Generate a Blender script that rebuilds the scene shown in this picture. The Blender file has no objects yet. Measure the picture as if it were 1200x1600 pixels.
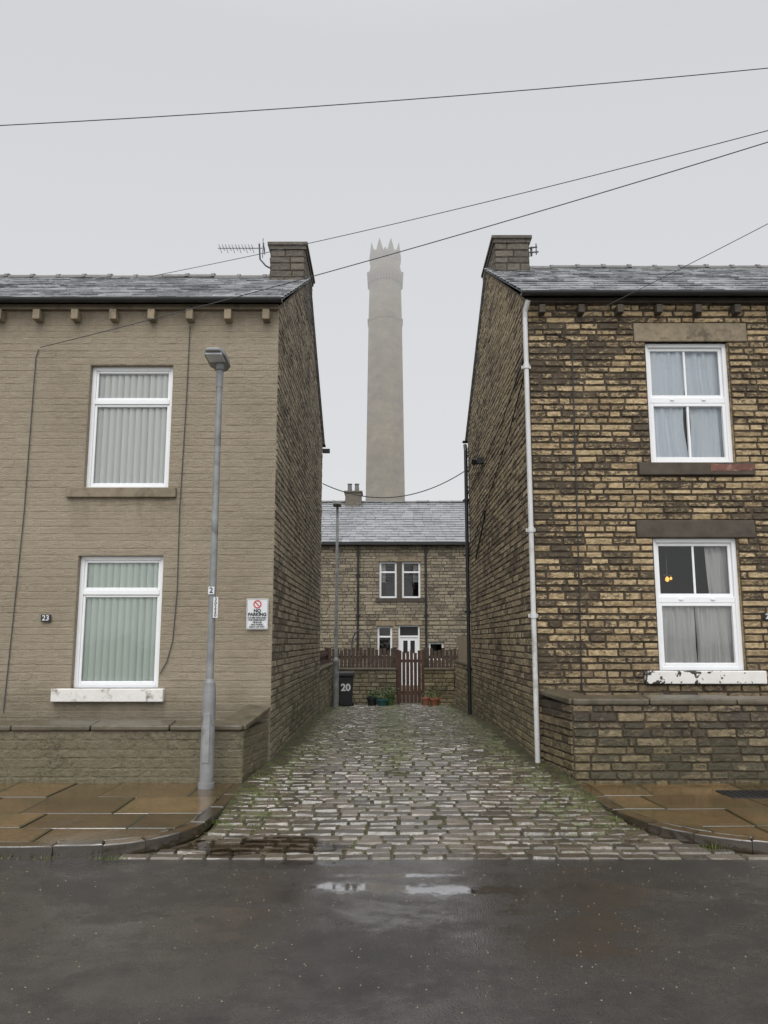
import bpy, math, random
from mathutils import Vector, Matrix, noise
R = random.Random(7)
SC = bpy.context.scene
COL = SC.collection

# ------------------------------------------------------------------ nodes
def newmat(name):
    m = bpy.data.materials.new(name); m.use_nodes = True
    nt = m.node_tree; nt.nodes.clear()
    out = nt.nodes.new('ShaderNodeOutputMaterial')
    b = nt.nodes.new('ShaderNodeBsdfPrincipled')
    nt.links.new(b.outputs[0], out.inputs[0])
    return m, nt, b, out
def setin(nt, sock, v):
    if isinstance(v, bpy.types.NodeSocket): nt.links.new(v, sock)
    elif isinstance(v, (tuple, list)):
        sock.default_value = tuple(v) + ((1,) if len(v) == 3 and sock.type == 'RGBA' else ())
    else: sock.default_value = v
def POS(nt, sc=(1, 1, 1)):
    g = nt.nodes.new('ShaderNodeNewGeometry')
    if sc == (1, 1, 1): return g.outputs['Position']
    v = nt.nodes.new('ShaderNodeVectorMath'); v.operation = 'MULTIPLY'
    nt.links.new(g.outputs['Position'], v.inputs[0]); v.inputs[1].default_value = sc
    return v.outputs[0]
def XYZ(nt):
    s = nt.nodes.new('ShaderNodeSeparateXYZ'); nt.links.new(POS(nt), s.inputs[0]); return s.outputs
def NZ(nt, scale, detail=4, rough=.6, dist=0, sc=(1, 1, 1)):
    n = nt.nodes.new('ShaderNodeTexNoise')
    nt.links.new(POS(nt, sc), n.inputs['Vector'])
    n.inputs['Scale'].default_value = scale; n.inputs['Detail'].default_value = min(detail, 4)
    n.inputs['Roughness'].default_value = rough; n.inputs['Distortion'].default_value = dist
    return n.outputs['Fac']
def VOR(nt, scale, sc=(1, 1, 1)):
    n = nt.nodes.new('ShaderNodeTexVoronoi'); nt.links.new(POS(nt, sc), n.inputs['Vector'])
    n.inputs['Scale'].default_value = scale
    return n.outputs['Distance']
def MA(nt, op, a, b=0.0, clamp=False):
    n = nt.nodes.new('ShaderNodeMath'); n.operation = op; n.use_clamp = clamp
    setin(nt, n.inputs[0], a); setin(nt, n.inputs[1], b); return n.outputs[0]
def MR(nt, v, a, b, c=0.0, d=1.0):
    n = nt.nodes.new('ShaderNodeMapRange'); n.clamp = True; n.interpolation_type = 'SMOOTHSTEP'
    setin(nt, n.inputs[0], v)
    for i, x in enumerate((a, b, c, d)): n.inputs[i + 1].default_value = x
    return n.outputs[0]
def RAMP(nt, fac, stops):
    n = nt.nodes.new('ShaderNodeValToRGB'); setin(nt, n.inputs[0], fac)
    e = n.color_ramp.elements
    while len(e) < len(stops): e.new(.5)
    for i, (p, c) in enumerate(stops):
        e[i].position = p; e[i].color = tuple(c) + (1,)
    return n.outputs[0]
def MIX(nt, fac, a, b, blend='MIX'):
    n = nt.nodes.new('ShaderNodeMix'); n.data_type = 'RGBA'; n.blend_type = blend
    setin(nt, n.inputs[0], fac); setin(nt, n.inputs[6], a); setin(nt, n.inputs[7], b)
    return n.outputs[2]
def BUMP(nt, h, strength=.5, dist=.01, normal=None):
    n = nt.nodes.new('ShaderNodeBump'); setin(nt, n.inputs['Strength'], strength)
    n.inputs['Distance'].default_value = dist; setin(nt, n.inputs['Height'], h)
    if normal is not None: nt.links.new(normal, n.inputs['Normal'])
    return n.outputs[0]
def TINT(nt):
    a = nt.nodes.new('ShaderNodeAttribute'); a.attribute_name = 'tint'
    s = nt.nodes.new('ShaderNodeSeparateColor'); nt.links.new(a.outputs['Color'], s.inputs[0])
    return s.outputs
def put(nt, b, **k):
    for n, v in k.items():
        setin(nt, b.inputs[{'col': 'Base Color', 'rough': 'Roughness', 'normal': 'Normal', 'metal': 'Metallic', 'spec': 'Specular IOR Level', 'ior': 'IOR'}[n]], v)

def plain(name, col, rough=.6, metal=0, var=.25, scale=12, bump=.15, dirt=None, dlo=.5, dhi=.72):
    m, nt, b, o = newmat(name)
    n1 = NZ(nt, scale, 6); n2 = NZ(nt, scale * .15, 3)
    f = MA(nt, 'ADD', MA(nt, 'MULTIPLY', n1, .6), MA(nt, 'MULTIPLY', n2, .4))
    lo = tuple(c * (1 - var) for c in col); hi = tuple(min(1, c * (1 + var)) for c in col)
    c = RAMP(nt, f, [(.3, lo), (.7, hi)])
    if dirt: c = MIX(nt, MR(nt, NZ(nt, scale * .6, 8, .7), dlo, dhi), c, dirt)
    put(nt, b, col=c, rough=MA(nt, 'ADD', rough - .1, MA(nt, 'MULTIPLY', n1, .2)), metal=metal, normal=BUMP(nt, n1, bump, .01))
    return m

def stone_mat(name, stops, soot=.5, sootcol=(.03, .025, .02), moss=None, bump=.7, rough=.85, wetz=None, lump=22, tv=.4, mossf=.35, corner=None, ew=.14, bigw=.7, sw=.3):
    m, nt, b, o = newmat(name)
    t = TINT(nt); x, y, z = XYZ(nt)
    big = NZ(nt, .9, 3); mid = NZ(nt, 13, 4, .7, .3, (1, 1, 2.2)); fine = NZ(nt, 75, 4, .7)
    v = MA(nt, 'ADD', MA(nt, 'MULTIPLY', t[0], tv), MA(nt, 'MULTIPLY', MA(nt, 'SUBTRACT', mid, .5), 1.5))
    v = MA(nt, 'ADD', v, MA(nt, 'MULTIPLY', MA(nt, 'SUBTRACT', fine, .5), .5))
    v = MA(nt, 'ADD', v, .5 - tv * .5)
    c = RAMP(nt, v, stops)
    s = MA(nt, 'ADD', MA(nt, 'MULTIPLY', MA(nt, 'SUBTRACT', big, .5), bigw), MA(nt, 'MULTIPLY', t[1], sw))
    s = MA(nt, 'ADD', s, MA(nt, 'MULTIPLY', NZ(nt, 17, 4, .75, .5, (1, 1, 1.8)), 1.0))
    s = MA(nt, 'ADD', s, MA(nt, 'MULTIPLY', MA(nt, 'SUBTRACT', 1, t[2]), ew))
    if corner is not None: s = MA(nt, 'ADD', s, MA(nt, 'MULTIPLY', MR(nt, x, corner + .9, corner), .06))
    s = MR(nt, s, 1.13 - soot * .8, 1.27 - soot * .8)
    c = MIX(nt, MA(nt, 'MULTIPLY', s, .88), c, sootcol)
    if wetz is not None:
        w = MR(nt, MA(nt, 'ADD', z, MA(nt, 'MULTIPLY', NZ(nt, 2.5, 4), -.9)), wetz, wetz - .7)
        c = MIX(nt, MA(nt, 'MULTIPLY', w, .45), c, (.05, .042, .03))
    if moss is not None:
        w = MR(nt, MA(nt, 'ADD', z, MA(nt, 'MULTIPLY', NZ(nt, 6, 5), -1.0)), moss, moss - .5)
        c = MIX(nt, MA(nt, 'MULTIPLY', w, mossf), c, (.08, .085, .03))
    h = MA(nt, 'ADD', NZ(nt, lump, 4, .65), MA(nt, 'MULTIPLY', fine, .5))
    put(nt, b, col=c, rough=rough, normal=BUMP(nt, h, bump, .03))
    return m

M_ = {}
M_['ochre'] = stone_mat('weathered_sandstone', [(.12, (.15, .104, .057)), (.38, (.27, .197, .108)), (.6, (.42, .315, .175)), (.9, (.58, .455, .28))], soot=.64, sootcol=(.04, .031, .022), wetz=1.2, bump=.6, corner=1.9, ew=.22, bigw=.65, tv=.3, sw=.26)
M_['gable'] = stone_mat('gable_sandstone', [(.1, (.17, .138, .094)), (.4, (.25, .21, .146)), (.65, (.33, .28, .2)), (.95, (.44, .375, .275))], soot=.57, sootcol=(.08, .065, .047), moss=.75, tv=.3, bump=.5, ew=.2)
M_['gabler'] = stone_mat('gable_sandstone_warm', [(.1, (.17, .128, .077)), (.4, (.27, .21, .128)), (.65, (.37, .295, .185)), (.95, (.5, .405, .27))], soot=.59, sootcol=(.075, .058, .04), moss=.7, tv=.3, bump=.5, ew=.2)
M_['lowr'] = stone_mat('wet_dark_sandstone', [(.1, (.065, .048, .03)), (.4, (.13, .097, .056)), (.7, (.21, .16, .092)), (.95, (.31, .24, .145))], soot=.68, sootcol=(.034, .027, .019), moss=.4, rough=.5, mossf=.25)
M_['lowl'] = stone_mat('wet_grey_render', [(.1, (.095, .078, .052)), (.5, (.16, .132, .09)), (.95, (.23, .192, .133))], soot=.64, sootcol=(.055, .045, .03), moss=.4, rough=.6, tv=.08, mossf=.3, ew=.1, sw=.1)
M_['stack'] = stone_mat('sooty_chimney_stone', [(.1, (.075, .065, .052)), (.5, (.12, .105, .083)), (.95, (.2, .175, .14))], soot=.5, sootcol=(.05, .045, .038), tv=.3)
M_['back'] = stone_mat('far_sandstone', [(.1, (.16, .133, .096)), (.4, (.25, .212, .152)), (.7, (.34, .29, .21)), (.95, (.42, .36, .26))], soot=.54, sootcol=(.09, .076, .06), tv=.35)
M_['mortar_d'] = plain('dark_mortar', (.058, .043, .028), .95, var=.6, scale=6, bump=.6)
M_['mortar_g'] = plain('grey_mortar', (.1, .082, .055), .95, var=.5, scale=6, bump=.6)
def painted():
    m, nt, b, o = newmat('painted_coursed_stone')
    t = TINT(nt); x, y, z = XYZ(nt)
    st = NZ(nt, 9, 4, .75, .4, (1, 1, 4)); fine = NZ(nt, 85, 4, .8, 0, (1, 1, 1.3)); big = NZ(nt, .8, 4)
    v = MA(nt, 'ADD', MA(nt, 'MULTIPLY', st, .5), MA(nt, 'MULTIPLY', big, .5))
    v = MA(nt, 'ADD', v, MA(nt, 'MULTIPLY', MA(nt, 'SUBTRACT', fine, .5), .7))
    v = MA(nt, 'SUBTRACT', v, MA(nt, 'MULTIPLY', MA(nt, 'SUBTRACT', 1, t[2]), .06))
    c = RAMP(nt, v, [(.28, (.225, .186, .13)), (.5, (.345, .29, .21)), (.75, (.45, .385, .288))])
    sx = MR(nt, MA(nt, 'ABSOLUTE', MA(nt, 'ADD', x, 3.27)), .8, .6)
    s1 = MA(nt, 'MULTIPLY', MR(nt, z, 2.75, 3.36), MR(nt, z, 3.37, 3.36)); s2 = MR(nt, z, .2, .87)
    st2 = MA(nt, 'MULTIPLY', sx, MA(nt, 'MAXIMUM', s1, MA(nt, 'MULTIPLY', s2, MR(nt, z, .9, .88))))
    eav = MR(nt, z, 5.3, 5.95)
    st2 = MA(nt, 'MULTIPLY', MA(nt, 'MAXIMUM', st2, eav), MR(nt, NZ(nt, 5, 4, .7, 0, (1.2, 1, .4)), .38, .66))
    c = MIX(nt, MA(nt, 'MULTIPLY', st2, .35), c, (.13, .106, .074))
    c = MIX(nt, MA(nt, 'MULTIPLY', MR(nt, NZ(nt, 1.6, 4, .7), .5, .72), .3), c, (.19, .158, .112))
    w = MR(nt, MA(nt, 'ADD', z, MA(nt, 'MULTIPLY', NZ(nt, 3, 4), -.9)), .75, .15)
    c = MIX(nt, MA(nt, 'MULTIPLY', w, .45), c, (.12, .1, .065))
    h = MA(nt, 'ADD', MA(nt, 'MULTIPLY', st, .6), MA(nt, 'MULTIPLY', NZ(nt, 50, 4, .75, 0, (1, 1, 1.6)), 1.0))
    put(nt, b, col=c, rough=.8, normal=BUMP(nt, h, .8, .03))
    return m
M_['paint'] = painted()
M_['dress'] = plain('dressed_stone', (.24, .194, .13), .85, var=.4, scale=8, bump=.5, dirt=(.1, .08, .056))
M_['dress_d'] = plain('sooty_dressed_stone', (.065, .052, .038), .8, var=.5, scale=8, bump=.5)
M_['dress_p'] = plain('painted_dressed_stone', (.22, .182, .127), .85, var=.3, scale=8, bump=.4, dirt=(.12, .1, .07))
M_['coping'] = plain('wet_coping_stone', (.1, .084, .058), .35, var=.5, scale=7, bump=.8, dirt=(.05, .05, .024))
M_['upvc'] = plain('white_window_plastic', (.8, .81, .82), .35, var=.04, scale=5, bump=.02)
M_['whitepaint'] = plain('flaking_white_paint', (.72, .7, .66), .6, var=.08, scale=11, bump=.4, dirt=(.16, .13, .09))
M_['whitepaint_w'] = plain('peeling_white_paint', (.72, .7, .66), .6, var=.08, scale=7, bump=.5, dirt=(.04, .032, .024), dlo=.54, dhi=.57)
M_['redpaint'] = plain('flaking_red_paint', (.15, .06, .042), .7, var=.5, scale=14, bump=.5, dirt=(.26, .18, .13))
M_['pipe_w'] = plain('white_pipe_plastic', (.56, .56, .555), .4, var=.12, scale=3, bump=.02, dirt=(.3, .29, .25))
M_['black'] = plain('black_gutter_plastic', (.018, .018, .02), .4, var=.3, scale=6, bump=.05)
M_['wire'] = plain('weathered_cable', (.06, .06, .066), .7, var=.2, scale=6, bump=.05)
M_['galv'] = plain('galvanised_steel', (.235, .24, .24), .55, .15, var=.4, scale=5, bump=.1, dirt=(.12, .12, .115))
M_['alu'] = plain('aluminium', (.3, .3, .31), .45, .6, var=.2, bump=.05)
M_['lens'] = plain('lamp_lens', (.6, .62, .64), .25, var=.05)
M_['signw'] = plain('sign_white', (.66, .67, .68), .4, var=.05, scale=5, bump=.01)
M_['signt'] = plain('sign_ink', (.02, .02, .024), .5, var=.1, bump=0)
M_['signr'] = plain('sign_red', (.5, .04, .03), .5, var=.1, bump=0)
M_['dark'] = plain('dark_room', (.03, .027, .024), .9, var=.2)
M_['fence'] = plain('brown_fence_timber', (.07, .048, .034), .75, var=.6, scale=10, bump=.3, dirt=(.03, .024, .018))
M_['gate'] = plain('dull_brown_gate_timber', (.075, .037, .026), .7, var=.5, scale=10, bump=.3, dirt=(.035, .022, .016))
M_['palewood'] = plain('pale_fence_timber', (.26, .2, .13), .8, var=.3, scale=10, bump=.3)
M_['bin'] = plain('dark_bin_plastic', (.02, .022, .024), .5, var=.3, bump=.1)
M_['terra'] = plain('terracotta', (.3, .12, .065), .8, var=.2, bump=.1)
M_['teal'] = plain('teal_glaze', (.03, .12, .13), .35, var=.2, bump=.05)
M_['leaf'] = plain('leaf_green', (.06, .1, .03), .6, var=.6, scale=30, bump=.1)
M_['deadleaf'] = plain('fallen_leaf', (.1, .06, .03), .6, var=.7, scale=30, bump=.1)
M_['iron'] = plain('cast_iron', (.035, .035, .035), .5, .5, var=.4, scale=30, bump=.4)
M_['lead'] = plain('ridge_stone', (.13, .125, .12), .55, var=.5, scale=7, bump=.4)

def slate(name, a, b_, rough, streak):
    m, nt, b, o = newmat(name)
    t = TINT(nt)
    st = NZ(nt, 5, 4, .75, .3, (1.0, 1.5, 1.5)); f = NZ(nt, 50, 4)
    v = MA(nt, 'ADD', MA(nt, 'MULTIPLY', t[0], .6), MA(nt, 'MULTIPLY', st, .5))
    c = RAMP(nt, v, [(.25, a), (.6, tuple((p + q) / 2 for p, q in zip(a, b_))), (.95, b_)])
    k = MR(nt, MA(nt, 'ADD', NZ(nt, 6, 4, .7, 0, (1, 2, 2)), MA(nt, 'MULTIPLY', t[1], .12)), .5, .7)
    c = MIX(nt, MA(nt, 'MULTIPLY', k, streak), c, (.55, .56, .575))  # pale streaks: wet sheen painted into the slate colour
    put(nt, b, col=c, rough=MA(nt, 'ADD', rough, MA(nt, 'MULTIPLY', st, .2)), normal=BUMP(nt, MA(nt, 'ADD', st, f), .25, .01), spec=1.0)
    return m
M_['slate'] = slate('wet_stone_slate', (.14, .144, .152), (.44, .45, .465), .12, .75)
M_['slate_far'] = slate('far_slate', (.17, .173, .182), (.28, .285, .298), .22, .15)

def curtain_mat(name, col, var=.25):
    m, nt, b, o = newmat(name)
    put(nt, b, col=MIX(nt, MA(nt, 'MULTIPLY', NZ(nt, 3, 4), var), col, tuple(c * .7 for c in col)), rough=.9)
    return m
M_['blind'] = curtain_mat('vertical_blind_fabric', (.92, .93, .9), .1)
M_['blind_g'] = curtain_mat('green_grey_blind_fabric', (.76, .84, .77), .15)
M_['sheer'] = curtain_mat('sheer_curtain', (.8, .85, .91))
M_['greycurt'] = curtain_mat('grey_curtain', (.66, .65, .64))
def glassy(name, tint, ior, ns, nb):
    m, nt, b, o = newmat(name); nt.nodes.remove(b)
    tr = nt.nodes.new('ShaderNodeBsdfTransparent'); tr.inputs[0].default_value = tint + (1,)
    gl = nt.nodes.new('ShaderNodeBsdfGlossy'); gl.inputs['Roughness'].default_value = .02
    setin(nt, gl.inputs['Normal'], BUMP(nt, NZ(nt, ns, 2), nb, .02))
    fr = nt.nodes.new('ShaderNodeFresnel'); fr.inputs[0].default_value = ior
    mx = nt.nodes.new('ShaderNodeMixShader')
    nt.links.new(fr.outputs[0], mx.inputs[0]); nt.links.new(tr.outputs[0], mx.inputs[1]); nt.links.new(gl.outputs[0], mx.inputs[2])
    nt.links.new(mx.outputs[0], o.inputs[0]); return m
M_['glass'] = glassy('window_glass', (.985, 1, .99), 1.55, 2.2, .12)
M_['water'] = glassy('shallow_puddle_water', (.82, .74, .64), 1.9, 10, .03)
def emis():
    m, nt, b, o = newmat('lamp_glow'); put(nt, b, col=(.8, .5, .15))
    b.inputs['Emission Color'].default_value = (1, .52, .1, 1); b.inputs['Emission Strength'].default_value = 1.3
    return m
M_['glow'] = emis()

def ell(nt, x, y, cx, cy, rx, ry):
    a = MA(nt, 'DIVIDE', MA(nt, 'SUBTRACT', x, cx), rx); b = MA(nt, 'DIVIDE', MA(nt, 'SUBTRACT', y, cy), ry)
    return MA(nt, 'SQRT', MA(nt, 'ADD', MA(nt, 'MULTIPLY', a, a), MA(nt, 'MULTIPLY', b, b)))
def asphalt():
    m, nt, b, o = newmat('wet_asphalt')
    x, y, z = XYZ(nt)
    big = NZ(nt, .8, 4, .65, .6, (1, 1.8, 1)); mid = NZ(nt, 5, 4, .75); agg = VOR(nt, 120); fine = NZ(nt, 160, 3)
    c = RAMP(nt, MA(nt, 'ADD', MA(nt, 'MULTIPLY', big, .5), MA(nt, 'MULTIPLY', mid, .5)), [(.36, (.014, .012, .011)), (.64, (.044, .038, .034))])
    c = MIX(nt, MA(nt, 'MULTIPLY', MR(nt, agg, .15, .3, 1, 0), .35), c, (.085, .077, .069))
    wet = MR(nt, MA(nt, 'ADD', MA(nt, 'MULTIPLY', big, .7), MA(nt, 'MULTIPLY', mid, .35)), .44, .62)
    ctr = MR(nt, ell(nt, x, y, .4, 4.7, 2.8, 1.4), 1.1, .2)
    wet = MA(nt, 'ADD', MA(nt, 'MULTIPLY', wet, .55), MA(nt, 'MULTIPLY', MA(nt, 'MULTIPLY', ctr, MA(nt, 'ADD', .6, wet)), .45))
    d = None
    for e in ((-.2, 4.92, .2, .07), (.38, 4.87, .3, .065), (-.36, 5.43, .24, .045), (.1, 5.15, .25, .03)):
        q = ell(nt, x, y, *e); d = q if d is None else MA(nt, 'MINIMUM', d, q)
    d = MA(nt, 'ADD', d, MA(nt, 'MULTIPLY', MA(nt, 'SUBTRACT', NZ(nt, 9, 4, .8), .5), 4.0))
    pud = MR(nt, d, 2.1, .7)
    damp = MR(nt, d, 6.5, 1.2)
    rg = MA(nt, 'ADD', .36, MA(nt, 'MULTIPLY', MA(nt, 'MAXIMUM', wet, MA(nt, 'MULTIPLY', damp, .9)), -.25))
    rg = MA(nt, 'MULTIPLY', rg, MA(nt, 'SUBTRACT', 1.0, MA(nt, 'MULTIPLY', pud, .9)))
    dry = MA(nt, 'MULTIPLY', MA(nt, 'SUBTRACT', 1.0, MA(nt, 'MULTIPLY', pud, .98)), MA(nt, 'SUBTRACT', 1.0, MA(nt, 'MULTIPLY', MA(nt, 'MAXIMUM', wet, damp), .6)))
    h = MA(nt, 'ADD', agg, MA(nt, 'MULTIPLY', fine, .8))
    nb = BUMP(nt, h, MA(nt, 'MULTIPLY', dry, .5), .005)
    nb2 = BUMP(nt, mid, MA(nt, 'MULTIPLY', dry, .22), .01, nb)
    ior = MA(nt, 'ADD', 1.5, MA(nt, 'ADD', MA(nt, 'MULTIPLY', wet, .45), MA(nt, 'MULTIPLY', pud, 1.2)))
    put(nt, b, col=c, rough=rg, normal=nb2, spec=.85, ior=ior); return m
M_['asphalt'] = asphalt()
def sett():
    m, nt, b, o = newmat('wet_sett_stone')
    t = TINT(nt)
    mid = NZ(nt, 14, 4, .7)
    c = RAMP(nt, MA(nt, 'ADD', MA(nt, 'MULTIPLY', t[0], .5), MA(nt, 'MULTIPLY', mid, .5)), [(.15, (.036, .028, .02)), (.5, (.075, .06, .043)), (.85, (.14, .113, .083))])
    x, y, z = XYZ(nt)
    side = MR(nt, MA(nt, 'ABSOLUTE', MA(nt, 'SUBTRACT', x, .22)), .7, 1.55)
    side = MA(nt, 'MULTIPLY', side, MR(nt, y, 5.8, 6.5))
    cen = MR(nt, MA(nt, 'ABSOLUTE', MA(nt, 'SUBTRACT', x, .15)), .55, .0)
    far = MR(nt, y, 6.5, 11)
    cen = MA(nt, 'MULTIPLY', cen, MR(nt, y, 6.6, 9))
    mo = MA(nt, 'ADD', MA(nt, 'MULTIPLY', NZ(nt, 4.6, 4, .9, .8), 1.35), MA(nt, 'ADD', MA(nt, 'MULTIPLY', side, .17), MA(nt, 'MULTIPLY', cen, .14)))
    mo = MA(nt, 'ADD', mo, MA(nt, 'ADD', MA(nt, 'MULTIPLY', far, .14), MA(nt, 'MULTIPLY', MA(nt, 'SUBTRACT', 1, t[2]), .2)))
    mo = MR(nt, mo, .83, 1.0)
    c = MIX(nt, MA(nt, 'MULTIPLY', mo, .9), c, MIX(nt, MR(nt, NZ(nt, 22, 4, .75), .36, .64), (.034, .03, .013), (.115, .135, .027)))
    rg = MA(nt, 'ADD', .1, MA(nt, 'ADD', MA(nt, 'MULTIPLY', mid, .24), MA(nt, 'MULTIPLY', mo, .4)))
    put(nt, b, col=c, rough=rg, normal=BUMP(nt, NZ(nt, 38, 4), .3, .01), spec=.95); return m
M_['sett'] = sett()
def soil():
    m, nt, b, o = newmat('mossy_soil')
    a = NZ(nt, 4.5, 4, .9, .9); f = NZ(nt, 45, 4, .7)
    c = RAMP(nt, MA(nt, 'ADD', MA(nt, 'MULTIPLY', a, .65), MA(nt, 'MULTIPLY', f, .35)), [(.42, (.03, .024, .014)), (.5, (.052, .045, .019)), (.56, (.08, .092, .023)), (.7, (.13, .15, .03))])
    put(nt, b, col=c, rough=.5, normal=BUMP(nt, MA(nt, 'ADD', f, NZ(nt, 120, 3)), .9, .02)); return m
M_['soil'] = soil()
def flag(name, k=1.0, edge=(.035, .032, .014), green=.55):
    m, nt, b, o = newmat(name)
    t = TINT(nt)
    a = NZ(nt, 2.2, 4, .7, .5); f = NZ(nt, 22, 4, .75)
    v = MA(nt, 'ADD', MA(nt, 'MULTIPLY', t[0], .4), MA(nt, 'MULTIPLY', a, .6))
    K = lambda c: (c[0] * k, c[1] * k, c[2] * k)
    c = RAMP(nt, v, [(.2, K((.045, .03, .015))), (.5, K((.125, .077, .034))), (.8, K((.205, .13, .058)))])
    c = MIX(nt, MA(nt, 'MULTIPLY', MR(nt, NZ(nt, 1.6, 4, .75), .48, .64), green), c, K((.07, .064, .025)))
    c = MIX(nt, MA(nt, 'MULTIPLY', MR(nt, f, .48, .68), .6), c, (.028, .021, .013))
    c = MIX(nt, MA(nt, 'MULTIPLY', MA(nt, 'SUBTRACT', 1, t[2]), .85), c, edge)
    rg = MA(nt, 'ADD', .03, MA(nt, 'MULTIPLY', MR(nt, NZ(nt, 3, 4), .45, .7), .2))
    put(nt, b, col=c, rough=rg, normal=BUMP(nt, MA(nt, 'ADD', a, MA(nt, 'MULTIPLY', f, .4)), .17, .02), spec=1.0, ior=1.6); return m
M_['flag'] = flag('wet_york_flagstone')
M_['kerb'] = flag('wet_dark_kerbstone', .6, (.03, .025, .017), .2)
def millbrick():
    m, nt, b, o = newmat('mill_chimney_masonry')
    br = NZ(nt, .5, 4, .6, 0, (1, 1, 1.5)); n2 = NZ(nt, 5, 3, .6, 0, (1, 1, 3))
    c = RAMP(nt, MA(nt, 'ADD', MA(nt, 'MULTIPLY', br, .5), MA(nt, 'MULTIPLY', n2, .5)), [(.34, (.13, .096, .054)), (.5, (.22, .17, .1)), (.68, (.33, .265, .165))])
    put(nt, b, col=c, rough=.9); return m
M_['mill'] = millbrick()
M_['earth'] = plain('dark_earth', (.05, .048, .03), .9, var=.4, scale=2, bump=.3)
M_['grass'] = plain('grass_blade', (.095, .12, .028), .6, var=.55, scale=8, bump=0)

# ------------------------------------------------------------------ mesh builder
class MB:
    def __init__(s): s.v = []; s.f = []; s.m = []; s.t = []
    def add(s, vs, fs, mat=0, tint=(.5, .5, 1)):
        o = len(s.v); s.v += [tuple(p) for p in vs]
        if isinstance(tint, list): s.t += tint
        else: s.t += [tint] * len(vs)
        for f in fs: s.f.append(tuple(i + o for i in f)); s.m.append(mat)
    def hexa(s, p, mat=0, tint=None):
        if tint is None: tint = (R.random(), R.random(), 1)
        s.add(p, [(0, 3, 2, 1), (4, 5, 6, 7), (0, 1, 5, 4), (1, 2, 6, 5), (2, 3, 7, 6), (3, 0, 4, 7)], mat, tint)
    def box(s, x0, x1, y0, y1, z0, z1, mat=0, tint=None):
        s.hexa([(x0, y0, z0), (x1, y0, z0), (x1, y1, z0), (x0, y1, z0), (x0, y0, z1), (x1, y0, z1), (x1, y1, z1), (x0, y1, z1)], mat, tint)
    def quad(s, a, b, c, d, mat=0): s.add([a, b, c, d], [(0, 1, 2, 3)], mat)
    def tube(s, pts, rad, seg=8, mat=0, caps=True):
        pts = [Vector(p) for p in pts]; n = len(pts)
        rad = rad if isinstance(rad, (list, tuple)) else [rad] * n
        vs = []; fs = []; up = None
        for i, p in enumerate(pts):
            d = (pts[min(i + 1, n - 1)] - pts[max(i - 1, 0)]).normalized()
            if up is None: up = Vector((0, 0, 1)) if abs(d.z) < .9 else Vector((1, 0, 0))
            a = d.cross(up).normalized(); b = a.cross(d).normalized(); up = b
            for k in range(seg):
                t = 2 * math.pi * k / seg
                vs.append(p + (a * math.cos(t) + b * math.sin(t)) * rad[i])
        for i in range(n - 1):
            for k in range(seg):
                k2 = (k + 1) % seg
                fs.append((i * seg + k, i * seg + k2, (i + 1) * seg + k2, (i + 1) * seg + k))
        if caps:
            fs.append(tuple(range(seg))); fs.append(tuple((n - 1) * seg + k for k in reversed(range(seg))))
        s.add(vs, fs, mat)
    def loft(s, rings, mat=0, caps=True):
        k = len(rings[0]); vs = [p for r in rings for p in r]; fs = []
        for i in range(len(rings) - 1):
            for j in range(k):
                j2 = (j + 1) % k
                fs.append((i * k + j, i * k + j2, (i + 1) * k + j2, (i + 1) * k + j))
        if caps: fs.append(tuple(reversed(range(k)))); fs.append(tuple((len(rings) - 1) * k + j for j in range(k)))
        s.add(vs, fs, mat, (R.random(), .5, 1))

def thing(name, label, cat, loc, group=None):
    e = bpy.data.objects.new(name, None); e.location = loc; e.empty_display_size = .3
    COL.objects.link(e); e['label'] = label; e['category'] = cat
    if group: e['group'] = group
    return e
WL = {}
def obj(name, mb, mats, parent=None, smooth=False, bevel=0, label=None, cat=None, kind=None, group=None):
    me = bpy.data.meshes.new(name)
    xs = [p[0] for p in mb.v]; ys = [p[1] for p in mb.v]; zs = [p[2] for p in mb.v]
    c = Vector(((min(xs) + max(xs)) / 2, (min(ys) + max(ys)) / 2, min(zs)))
    me.from_pydata([(p[0] - c.x, p[1] - c.y, p[2] - c.z) for p in mb.v], [], mb.f)
    if isinstance(mats, str): mats = [mats]
    for k in mats: me.materials.append(M_[k])
    me.polygons.foreach_set('material_index', mb.m)
    if smooth: me.polygons.foreach_set('use_smooth', [True] * len(mb.f))
    ca = me.color_attributes.new('tint', 'FLOAT_COLOR', 'POINT')
    fl = []
    for t in mb.t: fl += [t[0], t[1], t[2], 1.0]
    ca.data.foreach_set('color', fl)
    me.update()
    o = bpy.data.objects.new(name, me); COL.objects.link(o)
    place(o, c, parent)
    if bevel:
        bv = o.modifiers.new('bevel', 'BEVEL'); bv.width = bevel; bv.segments = 2; bv.limit_method = 'ANGLE'
    if label: o['label'] = label
    if cat: o['category'] = cat
    if kind: o['kind'] = kind
    if group: o['group'] = group
    return o
def place(o, w, parent):
    w = Vector(w)
    if parent is not None:
        pw = WL[parent.name] if parent.name in WL else Vector(parent.location)
        o.parent = parent; o.location = w - pw
    else: o.location = w
    WL[o.name] = w
def text(body, size, loc, mat, parent, name='lettering', bold=.0):
    cu = bpy.data.curves.new('t', 'FONT'); cu.body = body; cu.size = size; cu.align_x = 'CENTER'; cu.align_y = 'CENTER'
    cu.extrude = .0015; cu.offset = bold
    t = bpy.data.objects.new('t', cu); COL.objects.link(t)
    dg = bpy.context.evaluated_depsgraph_get(); dg.update()
    me = bpy.data.meshes.new_from_object(t.evaluated_get(dg))
    bpy.data.objects.remove(t)
    me.transform(Matrix.Rotation(math.radians(90), 4, 'X'))
    me.materials.clear(); me.materials.append(M_[mat])
    o = bpy.data.objects.new(name, me); COL.objects.link(o); place(o, loc, parent)
    return o

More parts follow.
